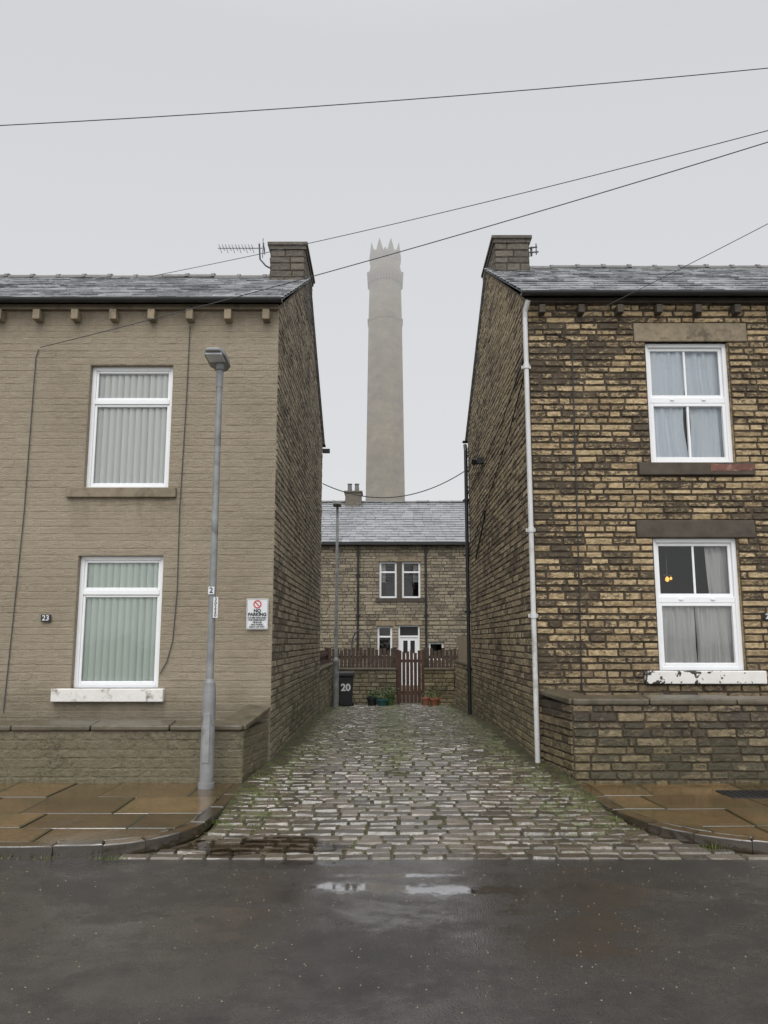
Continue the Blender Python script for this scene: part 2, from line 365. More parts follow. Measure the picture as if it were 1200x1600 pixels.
# ------------------------------------------------------------------ masonry
def stone(mb, M, u0, u1, v0, v1, relief, inset=.012, seg=.07, jit=.004, mat=0, edgew=-.004, tilt=.3):
    L = u1 - u0; H = v1 - v0
    if L < 2.5 * inset or H < 2.5 * inset: return
    nu = max(1, int(L / seg)); nv = max(1, int(H / seg))
    us = [0, inset] + [inset + (L - 2 * inset) * i / nu for i in range(1, nu)] + [L - inset, L]
    vs = [0, inset] + [inset + (H - 2 * inset) * i / nv for i in range(1, nv)] + [H - inset, H]
    r = R.random(); g = R.random(); base = relief * (.5 + .8 * R.random())
    tu = R.uniform(-tilt, tilt) * relief; tv = R.uniform(-tilt, tilt) * relief
    P = []; T = []; a = len(us); b = len(vs)
    for j, v in enumerate(vs):
        for i, u in enumerate(us):
            ei = i in (0, a - 1); ej = j in (0, b - 1)
            if ei or ej:
                w = edgew; uu, vv = u, v
                if ei and ej:
                    uu += inset * .5 * (1 if i == 0 else -1); vv += inset * .5 * (1 if j == 0 else -1)
                uu += R.uniform(-.002, .002); vv += R.uniform(-.002, .002); e = 0
            else:
                w = base + tu * (2 * u / L - 1) + tv * (2 * v / H - 1) + R.uniform(-jit, jit)
                uu = u + R.uniform(-.3, .3) * inset; vv = v + R.uniform(-.3, .3) * inset; e = 1
            P.append(M(u0 + uu, v0 + vv, w)); T.append((r, g, e))
    F = [(j * a + i, j * a + i + 1, (j + 1) * a + i + 1, (j + 1) * a + i) for j in range(b - 1) for i in range(a - 1)]
    mb.add(P, F, mat, T)
def plane(ax, ay, bx, by):
    d = Vector((bx - ax, by - ay)); L = d.length; d /= L; n = Vector((d.y, -d.x))
    def M(u, v, w): return (ax + d.x * u + n.x * w, ay + d.y * u + n.y * w, v)
    return M, L
def cut(a, b, ops, v):
    iv = [(a, b)]
    for (o0, o1, p0, p1) in ops:
        if p0 < v < p1:
            nx = []
            for (s, e) in iv:
                if o1 <= s or o0 >= e: nx.append((s, e)); continue
                if o0 > s: nx.append((s, o0))
                if o1 < e: nx.append((o1, e))
            iv = nx
    return iv
def masonry(mb, M, u0, u1, v0, v1, ops=(), course=.1, lr=(.16, .42), relief=.016, gap=.012, clip=None, mmat=1, jit=.004, seg=.07, inset=.012, mortar=True, holes=None):
    bp = {v0, v1}
    for o in ops:
        for q in o[2:4]:
            if v0 < q < v1: bp.add(q)
    bp = sorted(bp)
    for a, b in zip(bp[:-1], bp[1:]):
        if mortar and clip is None:
            for s, e in cut(u0, u1, holes if holes is not None else ops, (a + b) / 2):
                mb.quad(M(s, a, 0), M(e, a, 0), M(e, b, 0), M(s, b, 0), mmat)
        n = max(1, round((b - a) / course)); cs = [a + (b - a) * i / n for i in range(n + 1)]
        for i in range(1, n): cs[i] += R.uniform(-.1, .1) * (b - a) / n
        for c0, c1 in zip(cs[:-1], cs[1:]):
            vm = (c0 + c1) / 2; lo, hi = u0, u1
            if clip: lo, hi = clip(c1)
            if hi - lo < .1: continue
            for s, e in cut(lo, hi, ops, vm):
                u = s
                while u < e - 1e-4:
                    l = R.uniform(*lr)
                    if R.random() < .15: l *= .6
                    if e - (u + l) < lr[0] * .6: l = e - u
                    g = gap * R.uniform(.6, 1.2) / 2
                    stone(mb, M, u + g, u + l - g, c0 + g, c1 - g, relief, inset, seg, jit)
                    u += l

# ------------------------------------------------------------------ window
def window(house, x0, x1, z0, z1, yf, style, zt, sillspec, lintelspec, reveal=.07, cover='blind', fabric='blind'):
    y = yf + reveal
    g = MB(); F = MB(); fw = .052
    def pane(a, b, c, d, yy): g.quad((a, yy, c), (b, yy, c), (b, yy, d), (a, yy, d))
    F.box(x0, x0 + fw, y, y + .07, z0, z1); F.box(x1 - fw, x1, y, y + .07, z0, z1)
    F.box(x0 + fw, x1 - fw, y, y + .07, z0, z0 + fw); F.box(x0 + fw, x1 - fw, y, y + .07, z1 - fw, z1)
    a, b = x0 + fw, x1 - fw
    if style == 'casement':
        F.box(a, b, y - .004, y + .066, zt, zt + .06)
        s = .03
        for (c, d) in ((z0 + fw, zt), (zt + .06, z1 - fw)):
            F.box(a, a + s, y + .012, y + .06, c, d); F.box(b - s, b, y + .012, y + .06, c, d)
            F.box(a + s, b - s, y + .012, y + .06, c, c + s); F.box(a + s, b - s, y + .012, y + .06, d - s, d)
            pane(a + s, b - s, c + s, d - s, y + .03)
    else:
        s = .04; m = (a + b) / 2
        F.box(a, b, y + .005, y + .065, zt, zt + .075)
        F.box(a + .25, a + .3, y - .008, y + .004, zt + .03, zt + .06); F.box(b - .3, b - .25, y - .008, y + .004, zt + .03, zt + .06)
        for k, (c, d, o) in enumerate(((z0 + fw, zt, 0.008), (zt + .075, z1 - fw, .03))):
            F.box(a, a + s, y + o, y + .06, c, d); F.box(b - s, b, y + o, y + .06, c, d)
            F.box(a + s, b - s, y + o, y + .06, c, c + s); F.box(a + s, b - s, y + o, y + .06, d - s, d)
            if k == 0 and cover == 'cafe': pane(a + s, b - s, c + s, d - s, y + .045); continue
            F.box(m - .014, m + .014, y + o + .006, y + .055, c + s, d - s)
            pane(a + s, m - .014, c + s, d - s, y + .045); pane(m + .014, b - s, c + s, d - s, y + .045)
    win = obj('window', g, 'glass', house)
    obj('frame', F, 'upvc', win, bevel=.006)
    sx0, sx1, sz0, sz1, smat, proj = sillspec
    S = MB(); S.box(sx0, sx1, yf - proj, y + .02, sz0, sz1)
    obj('sill', S, smat, win, bevel=.01)
    if lintelspec:
        L = MB(); lx0, lx1, lz0, lz1, lmat, pj = lintelspec
        L.box(lx0, lx1, yf - pj, yf + reveal + .03, lz0, lz1)
        obj('lintel', L, lmat, win, bevel=.012)
    def wavy(xa, xb, za, zb, yy, amp, per, mat, name='curtain', gather=0, skew=0, pinch=0):
        W = MB(); nx = max(8, int((xb - xa) / .01)); nz = 16; vs = []; ph = R.random() * 6
        for j in range(nz + 1):
            q = j / nz
            for i in range(nx + 1):
                t = i / nx
                ww = 1 - gather * (1 - q) * .5
                ww *= 1 - abs(pinch) * math.exp(-((q - .35) / .3) ** 2)
                base = (1 - ww) if pinch > 0 else 0
                xx = xa + (xb - xa) * (base + t * ww + skew * (1 - q))
                dy = amp * math.sin(2 * math.pi * t * (xb - xa) / per + ph + 1.4 * math.sin(t * 7 + q * 2.5)) + amp * .6 * math.sin(t * 23 + q * 4)
                vs.append((xx, yy + dy, za + (zb - za) * q))
        fs = [(j * (nx + 1) + i, j * (nx + 1) + i + 1, (j + 1) * (nx + 1) + i + 1, (j + 1) * (nx + 1) + i) for j in range(nz) for i in range(nx)]
        W.add(vs, fs); obj(name, W, mat, win, smooth=True)
    if cover == 'blind':
        B = MB(); x = a + .006; pitch = .0835
        while x < b - .02:
            w = .08 if fabric == 'blind' else .086; an = R.uniform(.3, .5)
            dx = w * math.cos(an) / 2; dy = w * math.sin(an) / 2; c = x + w / 2; tb = R.uniform(-.003, .003)
            vs = []
            for j in range(2):
                for i in range(5):
                    q = i / 4 - .5; bow = .012 * (1 - 4 * q * q)
                    vs.append((c + dx * 2 * q + (tb if j == 0 else 0), y + .085 + dy * 2 * q - bow, z0 + .03 if j == 0 else z1))
            B.add(vs, [(i, i + 1, i + 6, i + 5) for i in range(4)])
            x += pitch
        obj('blind', B, fabric, win, smooth=True)
    elif cover == 'sheer':
        wavy(x0 + .02, (x0 + x1) / 2 + .03, z0, z1, y + .085, .014, .12, 'sheer', pinch=-.14)
        wavy((x0 + x1) / 2 - .01, x1 - .02, z0, z1, y + .11, .014, .13, 'sheer', pinch=.14)
    elif cover == 'cafe':
        wavy(x0 + .02, (x0 + x1) / 2 + .0, z0, zt + .03, y + .095, .017, .085, 'greycurt', pinch=-.03)
        wavy((x0 + x1) / 2 + .01, x1 - .02, z0, zt + .03, y + .1, .017, .085, 'greycurt', pinch=.03)
        wavy(x1 - .34, x1 - .03, zt - .1, z1, y + .15, .016, .07, 'greycurt', gather=.3, skew=.15)
    return win
def reveals(mb, ops, yf, dep=.22, room=1.6, mat=0, dark=2):
    for (x0, x1, z0, z1) in ops:
        y0, y1 = yf, yf + dep
        mb.quad((x0, y0, z0), (x0, y1, z0), (x0, y1, z1), (x0, y0, z1), mat); mb.quad((x1, y0, z0), (x1, y1, z0), (x1, y1, z1), (x1, y0, z1), mat)
        mb.quad((x0, y0, z0), (x1, y0, z0), (x1, y1, z0), (x0, y1, z0), mat); mb.quad((x0, y0, z1), (x1, y0, z1), (x1, y1, z1), (x0, y1, z1), mat)
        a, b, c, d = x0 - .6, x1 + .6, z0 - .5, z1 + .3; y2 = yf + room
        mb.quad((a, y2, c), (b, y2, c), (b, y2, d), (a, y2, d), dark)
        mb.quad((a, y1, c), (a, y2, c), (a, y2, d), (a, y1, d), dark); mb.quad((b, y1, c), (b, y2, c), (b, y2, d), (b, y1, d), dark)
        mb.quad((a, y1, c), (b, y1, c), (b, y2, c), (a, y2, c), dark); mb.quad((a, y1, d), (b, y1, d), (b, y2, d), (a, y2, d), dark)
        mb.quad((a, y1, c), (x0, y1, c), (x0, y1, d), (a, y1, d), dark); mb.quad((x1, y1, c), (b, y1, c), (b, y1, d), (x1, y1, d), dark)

# ------------------------------------------------------------------ roofs
def slates(mb, x0, x1, y0, z0, y1, z1, rows, wr=(.22, .42), th=.016, lift=.024):
    dy, dz = y1 - y0, z1 - z0; L = math.hypot(dy, dz); ty, tz = dy / L, dz / L; ny, nz = -tz, ty
    if nz < 0: ny, nz = -ny, -nz
    def P(x, s, w): return (x, y0 + ty * s + ny * w, z0 + tz * s + nz * w)
    mb.quad(P(x0, 0, -.03), P(x1, 0, -.03), P(x1, L, -.03), P(x0, L, -.03), 0)
    h = L / rows
    for r in range(rows):
        x = x0; first = True
        while x < x1 - .01:
            w = R.uniform(*wr)
            if first and r % 2: w *= .5
            first = False
            if x1 - (x + w) < wr[0] * .5: w = x1 - x
            s0 = r * h + R.uniform(-.008, .008); s1 = min(L, (r + 1.12) * h); g = .005
            l = lift + R.uniform(-.004, .008); k = R.uniform(-.004, .004)
            p = [P(x + g, s0, l - th), P(x + w - g, s0 + k, l - th), P(x + w - g, s1, -.01), P(x + g, s1, -.01), P(x + g, s0, l), P(x + w - g, s0 + k, l), P(x + w - g, s1, .004), P(x + g, s1, .004)]
            mb.hexa(p, 0); x += w
def ridge(mb, x0, x1, y, z, r=.12, seg=.46):
    x = x0
    while x < x1 - .05:
        e = min(x + seg, x1); dz = R.uniform(-.012, .012)
        for (a, b, rr) in ((x, e - .06, r), (e - .06, e, r * 1.2)):
            ring = lambda xx: [(xx, y + rr * math.cos(t), z - .03 + dz + rr * .85 * math.sin(t)) for t in [math.pi * k / 8 for k in range(9)]]
            mb.loft([ring(a), ring(b)])
        x = e
def cable(name, A, P, k, sag, n=28, r=.005, label=None, cat='cable'):
    """hanging cable from A that passes through P and carries on to k times that span"""
    A = Vector(A); t = 1 / k; P = Vector(P) + Vector((0, 0, sag * 4 * t * (1 - t))); B = A + (P - A) * k; pts = []
    for i in range(n + 1):
        t = i / n; p = A.lerp(B, t); p.z -= sag * 4 * t * (1 - t); pts.append(p)
    m = MB(); m.tube(pts, r, 6)
    return obj(name, m, 'wire', smooth=True, label=label, cat=cat)

YF = 8.7; YB = 15.2; YR = 11.95
def house(side):
    if side == 'l':
        GX = -1.36; FX = -9.0; ze = 5.90; zr = 7.98
        h = thing('terraced_house', 'grey-beige painted stone end-terrace house with slate roof', 'house', (-5, 12, 0), 'end-terrace houses flanking the lane')
        MF, LF = plane(-9.0, YF, GX, YF); MG, LG = plane(GX, YF, GX, YB)
        wins = [(-3.76, -2.70, 3.49, 5.10), (-3.77, -2.72, 1.03, 2.64)]
        extra = [(-3.97, -2.58, 3.355, 3.49), (-3.98, -2.63, .865, 1.03)]
        xo = -9.0
    else:
        GX = 1.85; FX = 9.0; ze = 5.99; zr = 8.16
        h = thing('terraced_house', 'weathered yellow-tan sandstone end-terrace house with slate roof', 'house', (5, 12, 0), 'end-terrace houses flanking the lane')
        MF, LF = plane(GX, YF, 9.0, YF); MG, LG = plane(GX, YB, GX, YF)
        wins = [(3.36, 4.42, 3.81, 5.41), (3.33, 4.375, 1.24, 2.86)]
        extra = [(3.22, 4.67, 5.41, 5.66), (3.19, 4.64, 3.64, 3.81), (3.13, 4.60, 2.86, 3.08), (3.14, 4.59, 1.075, 1.24)]
        xo = GX
    ops = [(a - xo, b - xo, c, d) for a, b, c, d in wins]
    ex = [(a - xo, b - xo, c, d) for a, b, c, d in extra]
    w = MB()
    if side == 'l':
        masonry(w, MF, 0, LF, -.3, ze, ops + ex, course=.088, lr=(.25, .8), relief=.0036, gap=.003, jit=.0018, inset=.01, holes=ops)
        mats = ['paint', 'paint', 'dark']
    else:
        masonry(w, MF, 0, LF, -.3, ze, ops + ex, course=.086, lr=(.14, .4), relief=.016, gap=.016, jit=.0045, inset=.01, holes=ops, seg=.05)
        mats = ['ochre', 'mortar_d', 'dark']
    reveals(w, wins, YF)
    o = FX
    w.quad((o, YF, -.3), (o, YB, -.3), (o, YB, ze), (o, YF, ze), 1); w.add([(o, YF, ze), (o, YB, ze), (o, YR, zr)], [(0, 1, 2)], 1)
    w.quad((o, YB, -.3), (GX, YB, -.3), (GX, YB, ze), (o, YB, ze), 1)
    obj('wall', w, mats, h)
    g = MB(); slope = (zr - ze) / (LG / 2)
    def clip(v):
        if v <= ze: return 0, LG
        k = (v - ze) / slope; return k, LG - k
    masonry(g, MG, 0, LG, -.3, zr - .05, (), course=.088, lr=(.14, .38), relief=.009 if side == 'l' else .012, gap=.01, jit=.0035, clip=clip, inset=.01)
    g.add([MG(0, -.3, 0), MG(LG, -.3, 0), MG(LG, ze, 0), MG(LG / 2, zr, 0), MG(0, ze, 0)], [(0, 1, 2, 3, 4)], 1)
    obj('gable_wall', g, ['gable' if side == 'l' else 'gabler', 'mortar_g'], h)
    rf = MB(); sg = 1 if side == 'l' else -1
    xv = GX + sg * .05; xa, xb = (FX, xv) if side == 'l' else (xv, FX)
    ye = YF - .16; zlow = ze + .03
    slates(rf, xa, xb, ye, zlow, YR, zr + .06, 13, (.25, .55) if side == 'l' else (.2, .4))
    slates(rf, xa, xb, YB + .16, zlow, YR, zr + .06, 13)
    roof = obj('roof', rf, 'slate', h)
    rg = MB(); ridge(rg, xa if side == 'l' else GX + .72, (GX - .62) if side == 'l' else xb, YR, zr + .05, .1)
    obj('ridge_tiles', rg, 'lead', roof)
    for yy in (YF - .17, YB + .17):
        gt = MB(); q = .048; zg = ze + .015
        prof = [(q * math.cos(t), -q * math.sin(t)) for t in [math.pi * k / 8 for k in range(9)]] + [(-q * .85, 0.0), (0, -q * .75), (q * .85, 0.0)]
        gx0, gx1 = (FX, GX + .06) if side == 'l' else (GX - .1, FX)
        gt.loft([[(gx0, yy + a, zg + b) for a, b in prof], [(gx1, yy + a, zg + b) for a, b in prof]])
        obj('gutter', gt, 'black', roof)
    fs = MB(); fs.box(min(FX, GX), max(FX, GX), YF - .06, YF - .022, ze - .07, ze - .005); obj('fascia', fs, 'dress_p' if side == 'l' else 'dress_d', roof)
    cb = MB()
    if side == 'l': cx = -1.51; cb.box(cx - .045, cx + .045, YF - .13, YF, 5.665, 5.80)
    else: cx = 2.03; cb.box(cx - .04, cx + .04, YF - .12, YF, 5.76, 5.87)
    c0 = obj('corbel', cb, 'dress' if side == 'l' else 'dress_d', h, bevel=.008)
    for i in range(1, 13):
        c = c0.copy(); COL.objects.link(c); c.location.x += (-.489 if side == 'l' else .5) * i
    ch = MB(); y0, y1 = 11.3, 12.55
    if side == 'l': cx0, cx1 = -1.93, -1.35
    else: cx0, cx1 = 1.885, 2.47
    zt = 8.2 if side == 'l' else 8.32
    for (a, b, c, d) in ((cx0, y0, cx1, y0), (cx1, y0, cx1, y1), (cx1, y1, cx0, y1), (cx0, y1, cx0, y0)):
        MM, LL = plane(a, b, c, d); masonry(ch, MM, 0, LL, 7.2, zt, course=.12, lr=(.2, .4), relief=.01, gap=.01)
    for i, (dd, za, zb) in enumerate(((.025, zt, zt + .07), (.05, zt + .07, zt + .12))):
        ch.box(cx0 - dd, cx1 + dd, y0 - dd, y1 + dd, za, zb, 0)
    obj('chimney', ch, ['stack', 'mortar_d'], roof)
    return h
hl = house('l')
hr = house('r')

window(hl, -3.76, -2.70, 3.49, 5.10, YF, 'casement', 4.60, (-3.96, -2.59, 3.365, 3.49, 'dress_p', .05), None)
window(hl, -3.77, -2.72, 1.03, 2.64, YF, 'casement', 2.16, (-3.977, -2.638, .875, 1.03, 'whitepaint', .07), None, fabric='blind_g')
window(hr, 3.36, 4.42, 3.81, 5.41, YF, 'sash', 4.61, (3.19, 4.64, 3.65, 3.81, 'dress_d', .05), (3.22, 4.67, 5.41, 5.66, 'dress', .02), reveal=.05, cover='sheer')
window(hr, 3.33, 4.375, 1.24, 2.86, YF, 'sash', 2.06, (3.14, 4.59, 1.085, 1.24, 'whitepaint_w', .06), (3.13, 4.60, 2.86, 3.08, 'dress_d', .02), reveal=.05, cover='cafe')
m = MB(); vs = []
for k in range(25):
    x = 4.08 + .55 * k / 24; vs.append((x, YF - .0535, 3.70 + .035 * noise.noise(Vector((x * 14, 0, 0)))))
for k in range(25):
    x = 4.63 - .55 * k / 24; vs.append((x, YF - .0535, 3.785 + .02 * noise.noise(Vector((x * 12, 3, 0)))))
m.add(vs, [(k, k + 1, 48 - k, 49 - k) for k in range(24)])
obj('flaking_paint', m, 'redpaint', hr)

def pipe(name, x, y, z0, z1, r, mat, parent, clips, top=None):
    m = MB(); pts = [(x, y, z0), (x, y, z1)]
    if top: pts += top
    m.tube(pts, r, 12)
    for z in clips: m.tube([(x, y, z - .03), (x, y, z + .03)], r * 1.35, 12); m.box(x - r * 1.9, x + r * 1.9, y + r * .6, y + r * 1.2, z - .02, z + .02)
    return obj(name, m, mat, parent)
pipe('downpipe', 1.81, YF - .07, .17, 5.7, .031, 'pipe_w', hr, [1.9, 2.95, 5.05], [(1.81, YF - .09, 5.78), (1.84, YF - .16, 5.9)])
pipe('downpipe', 1.78, 15.05, .05, 5.7, .04, 'black', hr, [1, 2.2, 3.4, 4.6], [(1.78, 15.15, 5.85)])
m = MB(); m.tube([(1.81, 13.9, 3.2), (1.8, 12.6, 3.75), (1.8, 12.45, 3.9)], .016, 8); obj('waste_pipe', m, 'black', hr)
m = MB(); m.box(1.72, 1.84, 12.82, 12.95, 4.86, 4.96); m.tube([(1.72, 12.9, 4.91), (1.66, 12.86, 4.88)], [.04, .055], 10); obj('security_light', m, 'black', hr)
m = MB(); m.tube([(2.2, YF - .03, 5.52), (2.3, YF - .035, 5.45), (2.41, YF - .03, 5.42), (2.41, YF - .03, 5.3), (2.40, YF - .03, 4), (2.39, YF - .03, 2.5), (2.37, YF - .03, 1.0)], .009, 6); obj('cable', m, 'black', hr)
m = MB(); m.tube([(1.82, 8.75, 5.25), (1.82, 10.5, 4.95), (1.82, 12.85, 4.8), (1.82, 15.1, 4.75)], .009, 6); obj('cable', m, 'black', hr)
m = MB(); m.tube([(1.82, 8.75, 5.05), (1.82, 10, 4.6), (1.82, 12, 4.1), (1.82, 15.05, 3.45)], .009, 6); obj('cable', m, 'black', hr)
m = MB(); m.tube([(-2.5, YF - .02, 5.62), (-2.51, YF - .02, 4.6), (-2.54, YF - .02, 3.2), (-2.53, YF - .02, 2.2), (-2.56, YF - .02, 1.6), (-2.62, YF - .02, 1.35), (-2.7, YF - .02, 1.2)], .006, 6); obj('cable', m, 'wire', hl)
m = MB(); m.tube([(-4.43, YF - .02, 5.3), (-4.46, YF - .02, 5.2), (-4.47, YF - .02, 3.2), (-4.52, YF - .02, 1.6), (-4.55, YF - .02, .75)], .006, 6); obj('cable', m, 'wire', hl)
m = MB(); m.box(-1.36, -1.2, 15.25, 15.35, 5.72, 5.8); obj('gutter_bracket', m, 'black', hl)

def plate(house_, x, z, s):
    m = MB(); m.box(x - .06, x + .06, YF - .035, YF - .02, z - .045, z + .045)
    p = obj('number_plate', m, 'black', house_, bevel=.003); text(s, .09, (x, YF - .0375, z), 'signw', p, 'numerals', .001)
plate(hl, -4.11, 1.87, '23'); plate(hr, 4.68, 1.89, '21')

sg = thing('parking_sign', 'white NO PARKING sign fixed to the painted stone wall', 'sign', (-1.54, YF - .03, 1.74))
m = MB(); m.box(-1.672, -1.408, YF - .038, YF - .03, 1.735, 2.105); bd = obj('panel', m, 'signw', sg, bevel=.002)
m = MB()
B0, B1, T0, T1, y0, y1 = -1.664, -1.416, 1.744, 2.096, YF - .04, YF - .038
for a, b, c, d in ((B0, B1, T0, T0 + .003), (B0, B1, T1 - .003, T1), (B0, B0 + .003, T0 + .003, T1 - .003), (B1 - .003, B1, T0 + .003, T1 - .003)): m.box(a, b, y0, y1, c, d)
obj('border', m, 'signt', sg)
m = MB(); n = 40; cx, cz = -1.54, 2.037; vs = []
for k in range(n):
    t = 2 * math.pi * k / n
    for r in (.036, .05): vs.append((cx + r * math.cos(t), YF - .0405, cz + r * math.sin(t)))
m.add(vs, [(2 * k, 2 * k + 1, (2 * k + 3) % (2 * n), (2 * k + 2) % (2 * n)) for k in range(n)])
m.add([(cx - .031, YF - .0415, cz + .022), (cx - .022, YF - .0415, cz + .031), (cx + .031, YF - .0415, cz - .022), (cx + .022, YF - .0415, cz - .031)], [(0, 1, 2, 3)])
obj('prohibition_ring', m, 'signr', sg)
text('NO', .056, (-1.54, YF - .04, 1.958), 'signt', sg, bold=.0025)
text('PARKING', .053, (-1.54, YF - .04, 1.913), 'signt', sg, bold=.0025)
for i, s in enumerate(['ACCESS REQUIRED', 'FOR EMERGENCY', 'VEHICLES', 'AND PUBLIC', 'RIGHT OF WAY']):
    text(s, .0265, (-1.54, YF - .04, 1.874 - i * .0275), 'signt', sg, bold=.0008)

# ------------------------------------------------------------------ ground
LZ = [(4, 0), (5.5, 0), (6.1, .008), (6.6, .04), (8.7, .16), (12, .17), (15.2, .06), (19.8, -.15), (26, -.2)]
def interp(tab, t):
    if t <= tab[0][0]: return tab[0][1]
    for (a, b), (c, d) in zip(tab[:-1], tab[1:]):
        if t <= c: return b + (d - b) * (t - a) / (c - a)
    return tab[-1][1]
lz = lambda y: interp(LZ, y)
LL_ = [(5.5, -2.3), (5.56, -2.0), (5.7, -1.72), (5.95, -1.54), (6.3, -1.47), (7.85, -1.47), (8.7, -1.36), (30, -1.36)]
RR_ = [(5.5, 3.2), (5.58, 2.85), (5.8, 2.5), (6.1, 2.25), (6.6, 2.07), (7.85, 2.03), (8.7, 1.86), (30, 1.92)]
m = MB(); m.quad((-600, -600, -.32), (600, -600, -.32), (600, 600, -.32), (-600, 600, -.32)); obj('ground', m, 'earth', kind='structure')
m = MB(); m.box(-60, 60, -14, 5.6, -.3, 0); obj('road', m, 'asphalt', kind='structure')
m = MB(); ys = [5.605 + i * .1 for i in range(144)]; nxx = 60; vs = []
for y in ys:
    a, b = interp(LL_, y), interp(RR_, y)
    for i in range(nxx + 1):
        x = a + (b - a) * i / nxx
        dl = min(x - a, b - x); s = 0
        wob = .1 * noise.noise(Vector((x * .6 + 7, y * 1.7, 2)))
        if y > 6.3: s = .028 * max(0, 1 - dl / max(.08, .26 + wob)) ** .8 * min(1, (y - 6.3) / 1.2)
        nzv = noise.noise(Vector((x * 3, y * 3, 0))) * .012 + noise.noise(Vector((x * 11, y * 11, 3))) * .007
        cen = .004 * math.exp(-((x - .15) / .28) ** 2) * min(1, max(0, (y - 6.6) / 2))
        far = .004 * min(1, max(0, (y - 6) / 4))
        vs.append((x, y, lz(y) - .002 + s + nzv * (1 if y > 6.2 else .3) + cen + far))
fs = [(j * (nxx + 1) + i, j * (nxx + 1) + i + 1, (j + 1) * (nxx + 1) + i + 1, (j + 1) * (nxx + 1) + i) for j in range(len(ys) - 1) for i in range(nxx)]
m.add(vs, fs, 1)
y = 5.5
while y < 19.75:
    h = R.uniform(.116, .138)
    a, b = interp(LL_, y + h / 2) + .02, interp(RR_, y + h / 2) - .02
    x = a - R.random() * .06 if y > 6.4 else a
    while x < b - .05:
        w = R.uniform(.15, .27)
        if b - x - w < .08: w = b - x
        dz = R.uniform(-.0035, .0035)
        def MM(u, v, ww, dz=dz): return (u, v + .006 * math.sin(u * 1.7 + v), lz(v) + ww + dz)
        sink = .003 if y < 6.1 else 0
        stone(m, MM, x + .003, x + w - .003, y + .003, y + h - .003, .0145 - sink, .016, .06, .0012, 0, edgew=-.003, tilt=.38)
        x += w
    y += h
obj('cobbled_lane', m, ['sett', 'soil'], kind='structure')
# shallow pool lying over the low setts at the kerb corner
m = MB(); n = 60; vs = []
for k in range(n):
    t = 2 * math.pi * k / n
    s = 1 + .35 * noise.noise(Vector((math.cos(t) * 1.3, math.sin(t) * 1.3, 4))) + .2 * noise.noise(Vector((math.cos(t) * 4, math.sin(t) * 4, 9)))
    vs.append((-1.0 + .62 * s * math.cos(t), 5.8 + .24 * s * math.sin(t), .0185))
m.add(vs, [tuple(range(n))]); obj('puddle', m, 'water', kind='structure')

def clip_poly(sub, clipper):
    out = sub
    for i in range(len(clipper)):
        a = clipper[i]; b = clipper[(i + 1) % len(clipper)]
        inp = out; out = []
        side = lambda p: (b[0] - a[0]) * (p[1] - a[1]) - (b[1] - a[1]) * (p[0] - a[0])
        for k in range(len(inp)):
            p, q = inp[k - 1], inp[k]
            d1, d2 = side(p), side(q)
            def X():
                t = d1 / (d1 - d2); return (p[0] + (q[0] - p[0]) * t, p[1] + (q[1] - p[1]) * t)
            if d2 >= -1e-9:
                if d1 < -1e-9: out.append(X())
                out.append(q)
            elif d1 >= -1e-9: out.append(X())
        if not out: return []
    return out
def slab(mb, poly, z0, z1, mat, bev=.008, soft=.045):
    n = len(poly); cx = sum(p[0] for p in poly) / n; cy = sum(p[1] for p in poly) / n
    def ins(p, d):
        l = math.hypot(p[0] - cx, p[1] - cy); k = max(0, 1 - d / max(l, 1e-6)); return (cx + (p[0] - cx) * k, cy + (p[1] - cy) * k)
    r, g = R.random(), R.random()
    q = [ins(p, bev) for p in poly]; q2 = [ins(p, bev + soft) for p in poly]; kx, ky = R.uniform(-.01, .01), R.uniform(-.01, .01)
    zz = lambda p: z1 + kx * (p[0] - cx) + ky * (p[1] - cy)
    vs = [(p[0], p[1], z0) for p in poly] + [(p[0], p[1], zz(p) - bev * .7) for p in poly] + [(p[0], p[1], zz(p)) for p in q] + [(p[0], p[1], zz(p)) for p in q2]
    fs = []
    for k in range(3): fs += [(k * n + i, k * n + (i + 1) % n, (k + 1) * n + (i + 1) % n, (k + 1) * n + i) for i in range(n)]
    fs += [tuple(range(3 * n, 4 * n))]
    mb.add(vs, fs, mat, [(r, g, 0)] * (2 * n) + [(r, g, .25)] * n + [(r, g, 1)] * n)
PZ = .095
kl = [(-60, 5.5), (-6, 5.5), (-5.0, 5.5), (-4.1, 5.5), (-3.2, 5.5), (-2.45, 5.51), (-2.1, 5.56), (-1.82, 5.68), (-1.62, 5.88), (-1.5, 6.2), (-1.47, 6.75), (-1.47, 7.3), (-1.47, 7.86)]
kr = [(2.03, 7.86), (2.04, 7.2), (2.06, 6.65), (2.2, 6.2), (2.45, 5.88), (2.8, 5.66), (3.2, 5.54), (3.9, 5.5), (4.8, 5.5), (5.7, 5.5), (60, 5.5)]
def offs(poly, d):
    out = []
    for i, p in enumerate(poly):
        a = poly[max(0, i - 1)]; b = poly[min(len(poly) - 1, i + 1)]
        dx, dy = b[0] - a[0], b[1] - a[1]; l = math.hypot(dx, dy); out.append((p[0] - dy / l * d, p[1] + dx / l * d))
    return out
def smoothline(k):
    out = [k[0]]
    for i in range(len(k) - 1):
        p0 = k[max(0, i - 1)]; p1 = k[i]; p2 = k[i + 1]; p3 = k[min(len(k) - 1, i + 2)]
        if abs(p1[0]) > 5 or abs(p2[0]) > 5: out.append(p2); continue
        for s in (1 / 3, 2 / 3, 1):
            f = lambda a, b, c, d: .5 * (2 * b + (c - a) * s + (2 * a - 5 * b + 4 * c - d) * s * s + (3 * b - a - 3 * c + d) * s ** 3)
            out.append((f(p0[0], p1[0], p2[0], p3[0]), f(p0[1], p1[1], p2[1], p3[1])))
    return out
KW = .12
